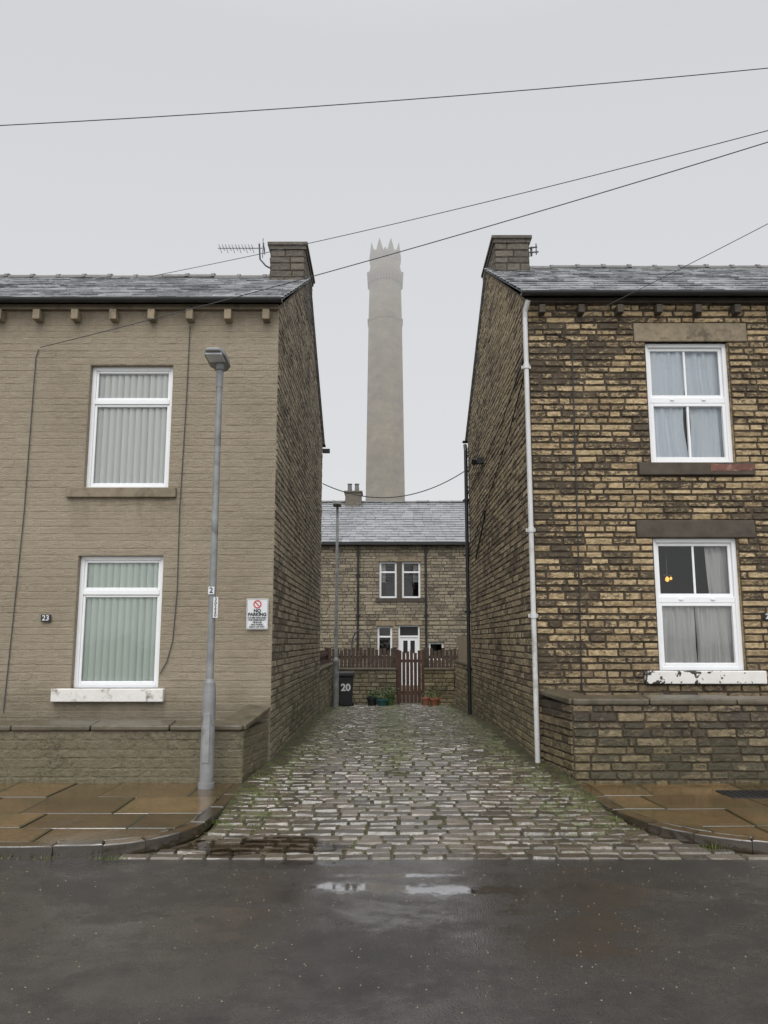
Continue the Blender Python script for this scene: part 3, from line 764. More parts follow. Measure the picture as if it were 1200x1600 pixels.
for kk, far in ((kl, -60), (kr, 60)):
    K = MB(); kin = offs(kk, KW)
    for i in range(len(kk) - 1):
        a, b, c, d = kk[i], kk[i + 1], kin[i + 1], kin[i]
        n = 3 if abs(a[0]) < 5 and abs(b[0]) < 5 else 1
        ks = smoothline([kk[max(0, i - 1)], a, b, kk[min(len(kk) - 1, i + 2)]])
        seg = ks[3:7] if (n == 3 and 0 < i < len(kk) - 2) else [a, b]
        ins_ = offs(seg, KW); ins_[0] = d; ins_[-1] = c
        poly = seg + ins_[::-1]
        cx = sum(p[0] for p in poly) / len(poly); cy = sum(p[1] for p in poly) / len(poly)
        poly = [(p[0] + (cx - p[0]) * .01, p[1] + (cy - p[1]) * .01) for p in poly]
        slab(K, poly, -.1, PZ + R.uniform(-.006, .003), 0, .012, .02)
    obj('kerb', K, 'kerb', kind='structure')
    ii = offs(kk, KW + .006)
    if far < 0: poly = [(-9.5, ii[0][1])] + ii[1:] + [(ii[-1][0], 7.9), (-9.5, 7.9)]
    else: poly = ii[:-1] + [(9.5, ii[-1][1]), (9.5, 7.9), (ii[0][0], 7.9)]
    P = MB(); n = len(poly)
    P.add([(p[0], p[1], PZ - .02) for p in poly], [tuple(range(n))], 1)
    y = 5.4
    for hrow in ((.62, .5, .66, .75) if far < 0 else (.7, .6, .55, .75)):
        x = -9.6 - R.random() * .3 if far < 0 else 1.2 + R.random() * .3; xe = -1.0 if far < 0 else 9.8
        sk0 = 0
        while x < xe:
            w = R.uniform(.4, 1.0); sk1 = R.uniform(-.03, .03)
            q = clip_poly([(x + .005 + sk0, y + .005), (x + w - .005 + sk1, y + .005), (x + w - .005 - sk1, y + hrow - .005), (x + .005 - sk0, y + hrow - .005)], poly)
            if len(q) > 2: slab(P, q, PZ - .05, PZ + R.uniform(-.008, .004), 0, .009, .035)
            x += w; sk0 = sk1
        y += hrow
    obj('pavement', P, ['flag', 'soil'], kind='structure')

# ------------------------------------------------------------------ low garden walls
def lowwall(pts, zt, mat, label, mort, course, relief, cop=.07, th=.24, lr=(.2, .5), gap=.008, jit=.004):
    w = thing('garden_wall', label, 'wall', (pts[0][0], pts[0][1], 0), 'low garden walls')
    b = MB(); c = MB(); base = -.05
    for (a, z0), (d, z1) in zip(list(zip(pts, zt))[:-1], list(zip(pts, zt))[1:]):
        MM, L = plane(a[0], a[1], d[0], d[1]); zz = min(z0, z1) - cop
        masonry(b, MM, 0, L, base, zz, course=course, lr=lr, relief=relief, gap=gap, seg=.06, jit=jit)
        o = lambda u, s: MM(u, 0, s)
        p = [o(0, -th), o(L, -th), o(L, .0), o(0, .0)]
        b.quad((p[0][0], p[0][1], base), (p[1][0], p[1][1], base), (p[1][0], p[1][1], zz), (p[0][0], p[0][1], zz), 1)
        b.quad((p[0][0], p[0][1], zz), (p[1][0], p[1][1], zz), (p[2][0], p[2][1], zz), (p[3][0], p[3][1], zz), 1)
        u = 0
        while u < L - .02:
            l = R.uniform(.6, .95)
            if L - u - l < .35: l = L - u
            f = lambda q: z0 + (z1 - z0) * q / L
            e = .005; A, B_ = u + e, u + l - e
            q = [o(A, .03), o(B_, .03), o(B_, -th - .02), o(A, -th - .02)]
            r1 = R.uniform(-.01, .01); r2 = R.uniform(-.008, .008)
            za, zb = f(A), f(B_)
            c.hexa([(q[0][0], q[0][1], za - cop), (q[1][0], q[1][1], zb - cop), (q[2][0], q[2][1], zb - cop), (q[3][0], q[3][1], za - cop), (q[0][0], q[0][1], za - .012 + r1), (q[1][0], q[1][1], zb - .012 + r2), (q[2][0], q[2][1], zb + .01 + r1), (q[3][0], q[3][1], za + .01 + r1)])
            u += l
    obj('stonework', b, [mat, mort], w); obj('coping', c, 'coping', w, bevel=.016)
    return w
lowwall([(-9, 7.87), (-1.52, 7.87), (-1.38, 8.66)], [.70, .71, .84], 'lowl', 'low rendered stone garden wall with wet dark coping', 'lowl', .1, .004, gap=.004, jit=.003, lr=(.2, .6))
lowwall([(1.89, 8.66), (2.04, 7.87), (9, 7.87)], [1.03, .98, .98], 'lowr', 'low blackened sandstone garden wall with wet coping', 'mortar_d', .085, .016, lr=(.14, .36))

# ------------------------------------------------------------------ street lamps
lamp = thing('street_lamp', 'grey galvanised street lamp standing on the flagged pavement', 'street lamp', (-1.84, 7.62, PZ))
lx, ly = -1.84, 7.62; H = .12
m = MB(); m.tube([(lx, ly, PZ - .02), (lx, ly, PZ + .05)], .085, 16); m.tube([(lx, ly, PZ), (lx, ly, 1.08), (lx, ly, 1.16), (lx, ly, 1.2)], [.07, .07, .06, .043], 20)
m.tube([(lx, ly, 1.19), (lx, ly, 4.5 + H)], [.04, .034], 16); m.tube([(lx, ly, 4.28 + H), (lx, ly, 4.52 + H)], .04, 16)
post = obj('post', m, 'galv', lamp)
m = MB(); m.box(lx - .035, lx + .035, ly - .076, ly - .06, .35, .85); obj('access_door', m, 'galv', post, bevel=.004)
m = MB()
def ring(y, w, z0, z1): return [(lx - .02 - w, y, z0 + H), (lx - .02 + w, y, z0 + H), (lx - .02 + w * .85, y, z1 + H), (lx - .02 - w * .85, y, z1 + H)]
m.loft([ring(7.34, .08, 4.60, 4.635), ring(7.45, .118, 4.58, 4.66), ring(7.72, .118, 4.56, 4.665), ring(7.84, .05, 4.55, 4.62)])
m.tube([(lx, ly, 4.48 + H), (lx, ly, 4.58 + H)], .045, 14)
head = obj('lantern', m, 'galv', lamp, bevel=.012)
m = MB(); m.hexa([(lx - .11, 7.38, 4.57 + H), (lx + .07, 7.38, 4.57 + H), (lx + .07, 7.57, 4.555 + H), (lx - .11, 7.57, 4.555 + H), (lx - .11, 7.38, 4.595 + H), (lx + .07, 7.38, 4.595 + H), (lx + .07, 7.57, 4.575 + H), (lx - .11, 7.57, 4.575 + H)]); obj('lens', m, 'lens', head, bevel=.008)
m = MB(); m.box(lx - .035, lx + .03, ly - .052, ly - .047, 2.09, 2.17); p = obj('number_label', m, 'signw', lamp); text('2', .08, (lx - .003, ly - .0535, 2.13), 'signt', p, 'numerals', .0015)
m = MB(); m.box(lx + .025, lx + .075, ly - .058, ly - .053, 1.84, 2.06); p = obj('number_label', m, 'signw', lamp)
for i, ch in enumerate('30220'): text(ch, .05, (lx + .05, ly - .0595, 2.035 - i * .042), 'signt', p, 'numerals', .001)

l2 = thing('street_lamp', 'slim grey street lamp beside the wheelie bin at the lane end', 'street lamp', (-1.22, 18.3, -.1))
m = MB(); m.tube([(-1.22, 18.3, -.15), (-1.22, 18.3, 1.1), (-1.22, 18.3, 1.18)], [.075, .075, .045], 14); m.tube([(-1.22, 18.3, 1.17), (-1.22, 18.3, 5.1)], [.045, .035], 12); obj('post', m, 'galv', l2)
m = MB(); m.loft([[(-1.22 + a, y, z) for (a, z) in ((-w, 5.08), (w, 5.08), (w * .8, 5.17), (-w * .8, 5.17))] for y, w in ((17.95, .07), (18.1, .12), (18.4, .1))]); obj('lantern', m, 'galv', l2, bevel=.01)

# ------------------------------------------------------------------ end of lane
def wallrun(pts, zs, base, mat, mort, label):
    w = thing('boundary_wall', label, 'wall', (pts[0][0], pts[0][1], base), 'stone boundary walls')
    b = MB(); c = MB()
    a, d = pts[0], pts[1]; MM, L = plane(a[0], a[1], d[0], d[1])
    masonry(b, MM, 0, L, base, zs - .06, course=.11, lr=(.18, .42), relief=.018, seg=.1)
    b.quad(MM(0, base, -.25), MM(L, base, -.25), MM(L, zs - .06, -.25), MM(0, zs - .06, -.25), 1)
    b.quad(MM(0, base, 0), MM(0, base, -.25), MM(0, zs - .06, -.25), MM(0, zs - .06, 0), 1); b.quad(MM(L, base, 0), MM(L, base, -.25), MM(L, zs - .06, -.25), MM(L, zs - .06, 0), 1)
    q = [MM(0, 0, .03), MM(L, 0, .03), MM(L, 0, -.28), MM(0, 0, -.28)]
    c.hexa([(p[0], p[1], zs - .06) for p in q] + [(p[0], p[1], zs) for p in q])
    obj('stonework', b, [mat, mort], w); obj('coping', c, 'coping', w, bevel=.01)
wallrun([(-1.38, 15.3), (-1.38, 19.75)], 1.0, -.3, 'gable', 'mortar_g', 'stone boundary wall along the mossy lane edge')
wallrun([(1.95, 19.75), (1.95, 15.3)], 1.07, -.3, 'gabler', 'mortar_g', 'stone boundary wall below a pale timber fence')
wallrun([(-1.35, 19.85), (.34, 19.85)], .85, -.3, 'gable', 'mortar_g', 'low stone wall with brown fence behind')
wallrun([(1.1, 19.85), (1.93, 19.85)], .85, -.3, 'gabler', 'mortar_g', 'low stone wall beside the timber gate')
def pickets(name, label, cat, x0, x1, y, z0, z1, mat, w=.09, gap=.02, rag=.03, rails=(.3, .9), along='x'):
    f = thing(name, label, cat, ((x0 + x1) / 2, y, z0) if along == 'x' else (y, (x0 + x1) / 2, z0))
    m = MB(); x = x0
    while x < x1 - .03:
        e = min(x + w, x1); t = z1 + R.uniform(-rag, rag)
        if along == 'x': m.box(x, e, y, y + .02, z0, t)
        else: m.box(y, y + .02, x, e, z0, t)
        x = e + gap
    obj('pickets', m, mat, f)
    for r in rails:
        m = MB()
        if along == 'x': m.box(x0, x1, y + .022, y + .06, z0 + r, z0 + r + .08)
        else: m.box(y + .022, y + .06, x0, x1, z0 + r, z0 + r + .08)
        obj('rail', m, mat, f)
    for xx in (x0 - .05, x1 + .0):
        m = MB()
        if along == 'x': m.box(xx, xx + .08, y - .01, y + .08, z0 - .1, z1 + .05)
        else: m.box(y - .01, y + .08, xx, xx + .08, z0 - .1, z1 + .05)
        obj('post', m, mat, f)
pickets('timber_fence', 'brown picket fence behind the low stone wall', 'fence', -1.9, .28, 20.2, .2, 1.36, 'fence', rails=(.35, .9), rag=.045)
pickets('timber_fence', 'brown picket fence beside the gate', 'fence', 1.18, 2.1, 20.2, .2, 1.36, 'fence', rails=(.35, .9), rag=.045)
pickets('timber_gate', 'dull brown slatted timber gate', 'gate', .40, 1.04, 19.93, -.1, 1.30, 'gate', w=.085, gap=.022, rails=(.25, 1.1), rag=.05)
pickets('timber_fence', 'pale upright timber fence above the stone wall', 'fence', 16.6, 19.8, 2.06, .98, 1.72, 'palewood', w=.12, gap=.006, rails=(.1, .6), along='y', rag=.01)
pickets('timber_fence', 'reddish timber panel fence above the side wall', 'fence', 16, 19.7, -1.6, .9, 1.34, 'gate', w=.12, gap=.006, rails=(.1, .3), along='y', rag=.01)

bn = thing('wheelie_bin', 'black wheelie bin marked 20 beside the side wall', 'wheelie bin', (-1.0, 19.1, -.12))
m = MB(); bz = -.12
def rr(z, w, d): return [(-1.0 - w, 19.1 - d, z), (-1.0 + w, 19.1 - d, z), (-1.0 + w, 19.1 + d, z), (-1.0 - w, 19.1 + d, z)]
m.loft([rr(bz + .03, .15, .19), rr(bz + .5, .175, .205), rr(bz + .78, .19, .215), rr(bz + .8, .205, .245), rr(bz + .84, .205, .245)])
obj('body', m, 'bin', bn, bevel=.015)
m = MB(); m.loft([rr(bz + .845, .21, .25), rr(bz + .89, .2, .24), rr(bz + .915, .14, .17)]); m.tube([(-1.17, 19.38, bz + .86), (-.83, 19.38, bz + .86)], .015, 8); obj('lid', m, 'bin', bn, bevel=.01)
for sx in (-.17, .17):
    m = MB(); m.tube([(-1.0 + sx - .02, 19.3, bz + .08), (-1.0 + sx + .02, 19.3, bz + .08)], .08, 16); obj('wheel', m, 'black', bn)
text('20', .25, (-1.0, 18.878, bz + .5), 'signw', bn, 'numerals', .009)

def pot(x, y, z, r, h, mat, label, leafy=True, lr=.12):
    t = thing('plant_pot', label, 'plant pot', (x, y, z), 'plant pots by the gate')
    m = MB(); n = 16
    def cr(rr_, zz): return [(x + rr_ * math.cos(2 * math.pi * k / n), y + rr_ * math.sin(2 * math.pi * k / n), zz) for k in range(n)]
    m.loft([cr(r * .7, z), cr(r * .95, z + h * .8), cr(r * 1.08, z + h * .82), cr(r * 1.08, z + h), cr(r * .9, z + h), cr(r * .88, z + h * .9)])
    obj('pot', m, mat, t)
    if leafy:
        m = MB()
        for k in range(130):
            d = Vector((R.gauss(0, 1), R.gauss(0, 1), abs(R.gauss(0, 1)) + .2)).normalized() * lr * R.uniform(.4, 1.3)
            c = Vector((x, y, z + h)) + d; a = Vector((R.uniform(-1, 1), R.uniform(-1, 1), R.uniform(-1, 1))).normalized() * .03; b = a.cross(d).normalized() * .014
            m.add([c - a, c + b, c + a, c - b], [(0, 1, 2, 3)])
        obj('foliage', m, 'leaf', t)
pot(-.32, 19.3, -.14, .14, .24, 'bin', 'dark plant pot with trailing leaves by the stone wall', lr=.17)
pot(-.05, 19.2, -.14, .15, .2, 'teal', 'teal glazed plant pot with green plant', lr=.22)
pot(.16, 19.4, -.14, .12, .3, 'leaf', 'green plant pot with bushy plant', lr=.22)
pot(1.12, 19.4, -.15, .1, .24, 'terra', 'small terracotta pot beside the gate', leafy=False)
pot(1.36, 19.45, -.15, .15, .22, 'terra', 'terracotta pot with leafy plant beside the gate', lr=.28)

# ------------------------------------------------------------------ house across the end
YH = 26.0
bh = thing('terraced_house', 'pale stone terrace house with white windows behind fence', 'house', (1, 29, -.3))
wb = [(-.17, .47, 3.14, 4.49), (.66, 1.34, 3.14, 4.49), (-.24, .30, 1.0, 2.13), (1.62, 2.17, .9, 1.55), (-4.2, -3.4, 3.14, 4.49), (4.6, 5.3, 3.14, 4.49)]
door = (.52, 1.30, .0, 2.16)
MM, L = plane(-9, YH, 10, YH)
w = MB(); o9 = [(a + 9, b + 9, c, d) for a, b, c, d in wb + [door]]
extra = [(-.3 + 9, 1.47 + 9, 3.0, 3.14), (-.3 + 9, 1.47 + 9, 4.49, 4.68), (9.47, 9.66, 3.14, 4.49), (8.7, 9.4, 2.13, 2.3), (9.45, 10.4, 2.16, 2.32)]
masonry(w, MM, 0, L, -.3, 5.2, o9 + extra, course=.12, lr=(.2, .5), relief=.016, seg=.3, holes=o9)
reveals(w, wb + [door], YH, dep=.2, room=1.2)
for x in (-9, 10): w.quad((x, YH, -.3), (x, 33, -.3), (x, 33, 5.2), (x, YH, 5.2), 1); w.add([(x, YH, 5.2), (x, 33, 5.2), (x, 29.5, 7.35)], [(0, 1, 2)], 1)
w.quad((-9, 33, -.3), (10, 33, -.3), (10, 33, 5.2), (-9, 33, 5.2), 1)
obj('wall', w, ['back', 'mortar_g', 'dark'], bh)
m = MB(); slates(m, -9.1, 10.1, YH - .2, 5.18, 29.5, 7.38, 17, (.3, .5)); slates(m, -9.1, 10.1, 33.2, 5.18, 29.5, 7.38, 17, (.5, .9)); rb = obj('roof', m, 'slate_far', bh)
m = MB(); ridge(m, -9.1, 10.1, 29.5, 7.4, .1, .5); obj('ridge_tiles', m, 'lead', rb)
m = MB(); m.box(-9, 10, YH - .28, YH - .16, 5.08, 5.17); obj('gutter', m, 'black', rb)
m = MB(); m.box(-1.62, -.95, 29.1, 29.9, 7.1, 7.74); m.box(-1.67, -.9, 29.05, 29.95, 7.74, 7.8)
obj('chimney', m, 'stack', rb)
for cx in (-1.45, -1.15):
    m = MB(); m.tube([(cx, 29.5, 7.8), (cx, 29.5, 8.12), (cx, 29.5, 8.18)], [.1, .085, .11], 12); obj('chimney_pot', m, 'lead', rb)
for (a, b, c, d) in wb:
    g = MB(); g.quad((a + .06, YH + .12, c + .06), (b - .06, YH + .12, c + .06), (b - .06, YH + .12, d - .06), (a + .06, YH + .12, d - .06)); win = obj('window', g, 'glass', bh)
    F = MB(); f = .07; y0, y1 = YH + .08, YH + .15
    F.box(a, a + f, y0, y1, c, d); F.box(b - f, b, y0, y1, c, d); F.box(a + f, b - f, y0, y1, c, c + f); F.box(a + f, b - f, y0, y1, d - f, d)
    if d - c > 1: F.box(a + f, b - f, y0 + .005, y1, d - .42, d - .36)
    obj('frame', F, 'upvc', win)
    if c > 3:
        B = MB()
        for k in range(14):
            z = d - .1 - k * .05; B.box(a + .08, b - .08, YH + .2, YH + .22, z, z + .035)
        obj('blind', B, 'greycurt', win)
m = MB(); m.box(-.3, 1.47, YH - .05, YH + .14, 3.0, 3.14); obj('sill', m, 'dress_d', bh)
for q in ((-.3, 1.47, 4.49, 4.68), (-.3, .4, 2.13, 2.3), (.45, 1.4, 2.16, 2.32)):
    m = MB(); m.box(q[0], q[1], YH - .02, YH + .14, q[2], q[3]); obj('lintel', m, 'dress', bh)
m = MB(); m.box(.47, .66, YH - .01, YH + .14, 3.14, 4.49); obj('mullion', m, 'dress_d', bh)
m = MB(); m.box(.52, .58, YH + .06, YH + .14, 0, 2.16); m.box(1.24, 1.3, YH + .06, YH + .14, 0, 2.16); m.box(.58, 1.24, YH + .06, YH + .14, 2.1, 2.16); m.box(.58, 1.24, YH + .06, YH + .14, 1.72, 1.78)
m.box(.58, 1.24, YH + .09, YH + .13, 0, 1.72); dr = obj('door', m, 'upvc', bh)
m = MB()
for q in ((.7, .86, 1.15, 1.6, .085), (.96, 1.12, 1.15, 1.6, .085), (.58, 1.24, 1.78, 2.1, .1)): m.quad((q[0], YH + q[4], q[2]), (q[1], YH + q[4], q[2]), (q[1], YH + q[4], q[3]), (q[0], YH + q[4], q[3]))
obj('door_glass', m, 'black', dr)
for x in (-.95, 1.53, -5, 6):
    pipe('downpipe', x, YH - .08, -.2, 5.1, .04, 'black', bh, [1, 2.5, 4])
ga = thing('garden_arch', 'dark metal garden arch in front of the terrace', 'garden arch', (-.75, 23.5, -.2))
for yy in (23.3, 23.7):
    m = MB(); pts = [(-1.05, yy, -.2), (-1.05, yy, 1.5)] + [(-.75 - .3 * math.cos(math.pi * k / 8), yy, 1.5 + .45 * math.sin(math.pi * k / 8)) for k in range(1, 8)] + [(-.45, yy, 1.5), (-.45, yy, -.2)]
    m.tube(pts, .018, 6); obj('hoop', m, 'wire', ga)
for xx in (-1.05, -.45):
    m = MB()
    for k in range(8): m.tube([(xx, 23.3, .2 + k * .18), (xx, 23.7, .2 + k * .18)], .01, 5)
    obj('rungs', m, 'wire', ga)

# ------------------------------------------------------------------ mill chimney
mc = thing('mill_chimney', 'tall octagonal stone mill chimney with crown fading into fog', 'chimney', (.2, 110, -.3))
def octo(z, w, c=(.2, 110)):
    r = w / 2 / math.cos(math.pi / 8)
    return [(c[0] + r * math.cos(math.pi / 8 + k * math.pi / 4), c[1] + r * math.sin(math.pi / 8 + k * math.pi / 4), z) for k in range(8)]
m = MB(); m.loft([octo(-.3, 6.7), octo(23.7, 6.12), octo(53.0, 5.4), octo(59.6, 5.1)]); sh = obj('shaft', m, 'mill', mc)
m = MB(); m.loft([octo(52.7, 5.42), octo(52.9, 5.72), octo(53.15, 5.75), octo(53.25, 5.42)]); obj('band', m, 'mill', mc)
m = MB(); m.loft([octo(59.5, 5.12), octo(60.0, 5.3), octo(60.5, 5.75), octo(61.0, 5.95), octo(61.15, 5.95), octo(61.25, 5.2), octo(62.5, 4.8), octo(64.0, 4.65)])
for k in range(8):
    t = k * math.pi / 4; n_ = Vector((math.cos(t), math.sin(t))); s_ = Vector((-n_.y, n_.x))
    for j in range(5):
        c = Vector((.2, 110)) + n_ * 2.55 + s_ * (j - 2) * .44
        q = [c + s_ * .12, c - s_ * .12, c - s_ * .12 + n_ * .33, c + s_ * .12 + n_ * .33]
        m.hexa([(p.x, p.y, 59.4) for p in q] + [(p.x, p.y, 60.3) for p in q])
obj('head', m, 'mill', mc)
m = MB()
for k in range(16):
    t = k * math.pi / 8; big = k % 2 == 1
    n_ = Vector((math.cos(t), math.sin(t))); s_ = Vector((-n_.y, n_.x)); c = Vector((.2, 110)) + n_ * 2.2
    hw = .66 if big else .42; zt = 66.6 if big else 65.0
    b0 = [c + s_ * hw + n_ * .25, c - s_ * hw + n_ * .25, c - s_ * hw - n_ * .3, c + s_ * hw - n_ * .3]
    b1 = [p + n_ * .12 for p in b0]; tip = c + n_ * .25
    m.loft([[(p.x, p.y, 63.3) for p in b0], [(p.x, p.y, 64.1) for p in b1], [(tip.x + (p.x - tip.x) * .05, tip.y + (p.y - tip.y) * .05, zt) for p in b1]])
obj('crown', m, 'mill', mc)

# ------------------------------------------------------------------ wires, aerial
cable('overhead_cable', (-12, 7, 6.88), (0, 7, 7.42), 2, .45, label='thin dark overhead cable strung high above the street')
cable('overhead_cable', (-4.43, 12, 8.05), (4.155, 7, 7.07), 1.9, .3, label='sagging overhead cable running from the slate roof ridge')
cable('overhead_cable', (-4.4, 8.66, 5.32), (3.55, 6, 6.17), 1.9, .25, label='overhead cable fixed to the painted stone facade')
cable('overhead_cable', (2.2, 8.66, 5.54), (4.07, 7, 5.98), 3.5, .12, r=.004, label='overhead cable fixed to the weathered stone facade')
cable('overhead_cable', (-1.34, 15.2, 5.0), (1.8, 15.2, 5.3), 1, .45, r=.011, label='slack cable slung between the two gable walls')
an = thing('tv_aerial', 'small television aerial bracketed to the stone chimney', 'aerial', (-1.97, 11.4, 7.8))
m = MB(); m.tube([(-1.93, 11.27, 7.85), (-2.0, 11.25, 7.88), (-2.1, 11.25, 8.0), (-2.12, 11.25, 8.28)], .014, 8); obj('mast', m, 'wire', an)
m = MB(); m.tube([(-2.82, 11.25, 8.2), (-2.02, 11.25, 8.2)], .01, 6)
for k in range(11): x = -2.78 + k * .055; m.tube([(x, 11.13, 8.2), (x, 11.37, 8.22 if k % 2 else 8.18)], .005, 5); m.tube([(x, 11.25, 8.17), (x, 11.25, 8.24)], .004, 5)
for dz in (-.09, -.03, .03, .09): m.tube([(-2.03, 11.1, 8.2 + dz), (-2.03 - abs(dz) * .6, 11.4, 8.2 + dz)], .007, 5)
m.tube([(-2.04, 11.25, 8.1), (-2.04, 11.25, 8.3)], .006, 5)
obj('antenna', m, 'alu', an)
m = MB(); m.box(2.50, 2.53, 11.3, 11.34, 8.1, 8.26); m.tube([(2.47, 11.3, 8.15), (2.63, 11.28, 8.15)], .012, 6); m.tube([(2.47, 11.3, 8.23), (2.61, 11.28, 8.24)], .012, 6); m.tube([(2.59, 11.28, 8.1), (2.59, 11.28, 8.3)], .01, 6)
obj('aerial_bracket', m, 'wire', hr)

bx, by, bzz = 3.74, 9.35, 2.40
cl = thing('ceiling_lamp', 'small lit amber lamp glowing inside the window', 'lamp', (bx, by, bzz))
m = MB()
for (dx, dz, k2) in ((0, 0, 1.3), (.05, .012, .8)):
    m.loft([[(bx + dx + r * k2 * math.cos(t), by + r * k2 * math.sin(t), bzz + dz + z * k2) for t in [k * math.pi / 6 for k in range(12)]] for r, z in ((.004, -.024), (.014, -.017), (.02, -.004), (.02, .006), (.012, .022), (.003, .03))])
obj('bulb', m, 'glow', cl, smooth=True)
m = MB(); m.tube([(bx, by, bzz + .06), (bx, by, 3.0)], .006, 6); m.tube([(bx - .05, by, bzz + .05), (bx, by, bzz + .06), (bx + .06, by, bzz + .05)], .006, 6); obj('fitting', m, 'alu', cl)

m = MB(); m.box(3.35, 3.95, 7.1, 7.45, PZ - .02, PZ + .008)
for k in range(9): m.box(3.38 + k * .063, 3.41 + k * .063, 7.13, 7.42, PZ + .008, PZ + .014)
obj('drain_cover', m, 'iron', label='dark cast iron drain cover set into wet flagstones', cat='drain cover', bevel=.002)

# ------------------------------------------------------------------ grass, leaves, grit
m = MB()
def blade(x, y, z, h):
    a = R.uniform(0, 6.28); w = .004; dx, dy = math.cos(a) * w, math.sin(a) * w; b = R.uniform(0, 6.28); l = h * R.uniform(.2, .8)
    m.add([(x - dx, y - dy, z), (x + dx, y + dy, z), (x + math.cos(b) * l, y + math.sin(b) * l, z + h)], [(0, 1, 2)])
for i in range(34000):
    y = 6.2 + R.random() ** 1.3 * 13.3; s = R.random()
    a, b = interp(LL_, y), interp(RR_, y)
    q = abs(R.gauss(0, .38))
    if s < .34: x = a + q + .01
    elif s < .68: x = b - q - .01
    else: x = R.gauss(.15, .28)
    if noise.noise(Vector((x * 4.2, y * 3.2, 5))) < .14 or x < a or x > b: continue
    if .68 <= s and y < 7.2: continue
    blade(x, y, lz(y) + .006 + (.012 if s < .68 and q < .15 else .0), R.uniform(.008, .022))
for (cx, cy, n) in ((-2.05, 5.47, 60), (-2.5, 5.46, 30), (-1.44, 6.4, 80), (-2.9, 5.47, 25), (2.55, 5.75, 60), (2.02, 6.5, 80), (3.0, 5.5, 30), (-3.3, 5.47, 20), (2.0, 7.1, 80), (-1.43, 7.2, 80)):
    for i in range(n): blade(cx + R.gauss(0, .07), cy + R.gauss(0, .02), .01 + (.03 if cy > 5.9 else 0), R.uniform(.015, .045))
obj('grass', m, 'grass', kind='stuff')
m = MB()
for i in range(1800):
    y = 5.7 + R.random() * 12; a, b = interp(LL_, y), interp(RR_, y); q = abs(R.gauss(0, .3))
    x = a + q + .02 if R.random() < .5 else b - q - .02
    c = Vector((x, y, lz(y) + .024 + (.01 if q < .15 else 0))); s = R.uniform(.006, .02); t = R.random() * 6.28
    u = Vector((math.cos(t), math.sin(t), R.uniform(-.3, .3))) * s; v = Vector((-math.sin(t), math.cos(t), R.uniform(-.3, .3))) * s * .5
    m.add([c - u, c + v, c + u, c - v], [(0, 1, 2, 3)])
obj('fallen_leaves', m, 'deadleaf', kind='stuff')
m = MB()
for i in range(1100):
    x = R.uniform(-4, 4); y = R.uniform(2.2, 5.4); s = R.uniform(.002, .006); z = .001
    m.add([(x - s, y, z), (x, y - s, z), (x + s, y, z), (x, y + s, z), (x, y, z + s * .9)], [(0, 1, 4), (1, 2, 4), (2, 3, 4), (3, 0, 4)])
obj('road_grit', m, 'dress', kind='stuff')

# ------------------------------------------------------------------ fog
def fog(z0, z1, den, colr):
    m_, nt, b, o = newmat('fog'); nt.nodes.remove(b)
    ab = nt.nodes.new('ShaderNodeVolumeAbsorption'); ab.inputs['Color'].default_value = (0, 0, 0, 1); ab.inputs['Density'].default_value = den
    em = nt.nodes.new('ShaderNodeEmission'); em.inputs[0].default_value = colr + (1,); em.inputs[1].default_value = den  # fog emits its own pale sky tone, standing in for scattered daylight
    ad = nt.nodes.new('ShaderNodeAddShader'); nt.links.new(ab.outputs[0], ad.inputs[0]); nt.links.new(em.outputs[0], ad.inputs[1]); nt.links.new(ad.outputs[0], o.inputs['Volume'])
    M_['fog%d' % z0] = m_
    m = MB(); m.box(-500, 500, 60, 500, z0, z1 - .01); obj('fog', m, 'fog%d' % z0, kind='structure')
fog(0, 30, .0048, (.77, .78, .79)); fog(30, 44, .006, (.76, .77, .783)); fog(44, 53, .009, (.73, .742, .76)); fog(53, 60, .014, (.69, .702, .726)); fog(60, 120, .02, (.65, .665, .695))

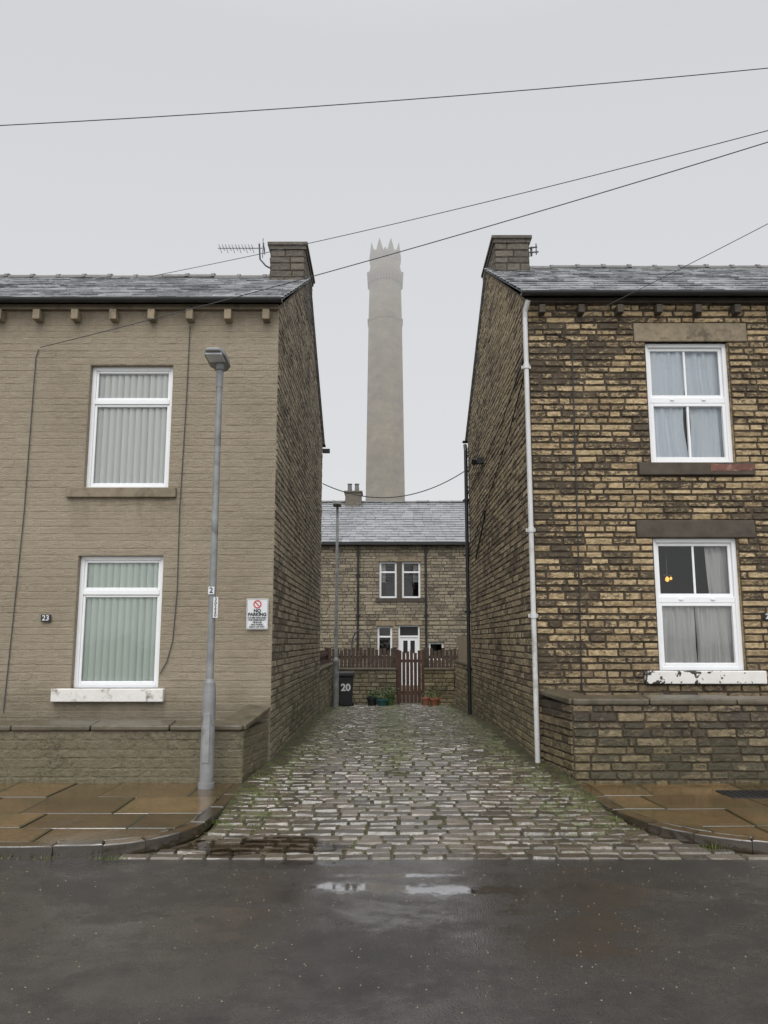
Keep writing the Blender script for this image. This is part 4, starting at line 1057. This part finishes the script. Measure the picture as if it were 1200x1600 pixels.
# ------------------------------------------------------------------ world, sun, camera
w = bpy.data.worlds.new('World'); SC.world = w; w.use_nodes = True; nt = w.node_tree; nt.nodes.clear()
out = nt.nodes.new('ShaderNodeOutputWorld')
sky = nt.nodes.new('ShaderNodeTexSky'); sky.sky_type = 'NISHITA'; sky.sun_disc = False
SE, SR = math.radians(50), math.radians(190)
sky.sun_elevation = SE; sky.sun_rotation = SR
hs = nt.nodes.new('ShaderNodeHueSaturation'); hs.inputs['Saturation'].default_value = .15; nt.links.new(sky.outputs[0], hs.inputs['Color'])
b1 = nt.nodes.new('ShaderNodeBackground'); nt.links.new(hs.outputs[0], b1.inputs[0]); b1.inputs[1].default_value = .05
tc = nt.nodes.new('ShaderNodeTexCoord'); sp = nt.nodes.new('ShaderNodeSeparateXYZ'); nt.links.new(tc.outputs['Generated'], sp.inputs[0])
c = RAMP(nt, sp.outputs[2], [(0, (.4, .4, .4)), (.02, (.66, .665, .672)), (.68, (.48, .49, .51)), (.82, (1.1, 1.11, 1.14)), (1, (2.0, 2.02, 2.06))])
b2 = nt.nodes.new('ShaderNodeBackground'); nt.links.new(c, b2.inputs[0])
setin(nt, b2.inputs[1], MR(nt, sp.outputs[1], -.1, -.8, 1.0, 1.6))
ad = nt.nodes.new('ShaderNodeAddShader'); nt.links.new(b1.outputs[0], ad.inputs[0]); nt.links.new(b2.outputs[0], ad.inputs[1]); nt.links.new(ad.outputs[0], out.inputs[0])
sl = bpy.data.lights.new('sun', 'SUN'); sl.energy = 1.5; sl.angle = math.radians(40); sl.color = (1, .975, .94)
so = bpy.data.objects.new('sun', sl); COL.objects.link(so)
so.rotation_euler = (math.radians(90 - 50), 0, math.radians(-8))

cd = bpy.data.cameras.new('camera'); cam = bpy.data.objects.new('camera', cd); COL.objects.link(cam)
cd.sensor_width = 36; cd.lens = 24.95; cd.shift_y = .0294; cd.clip_end = 2000; cd.clip_start = .05
cam.location = (0, 0, 1.6); cam.rotation_euler = (math.radians(97.9), 0, 0)
SC.camera = cam
SC.view_settings.view_transform = 'Standard'; SC.view_settings.look = 'None'; SC.view_settings.exposure = 0
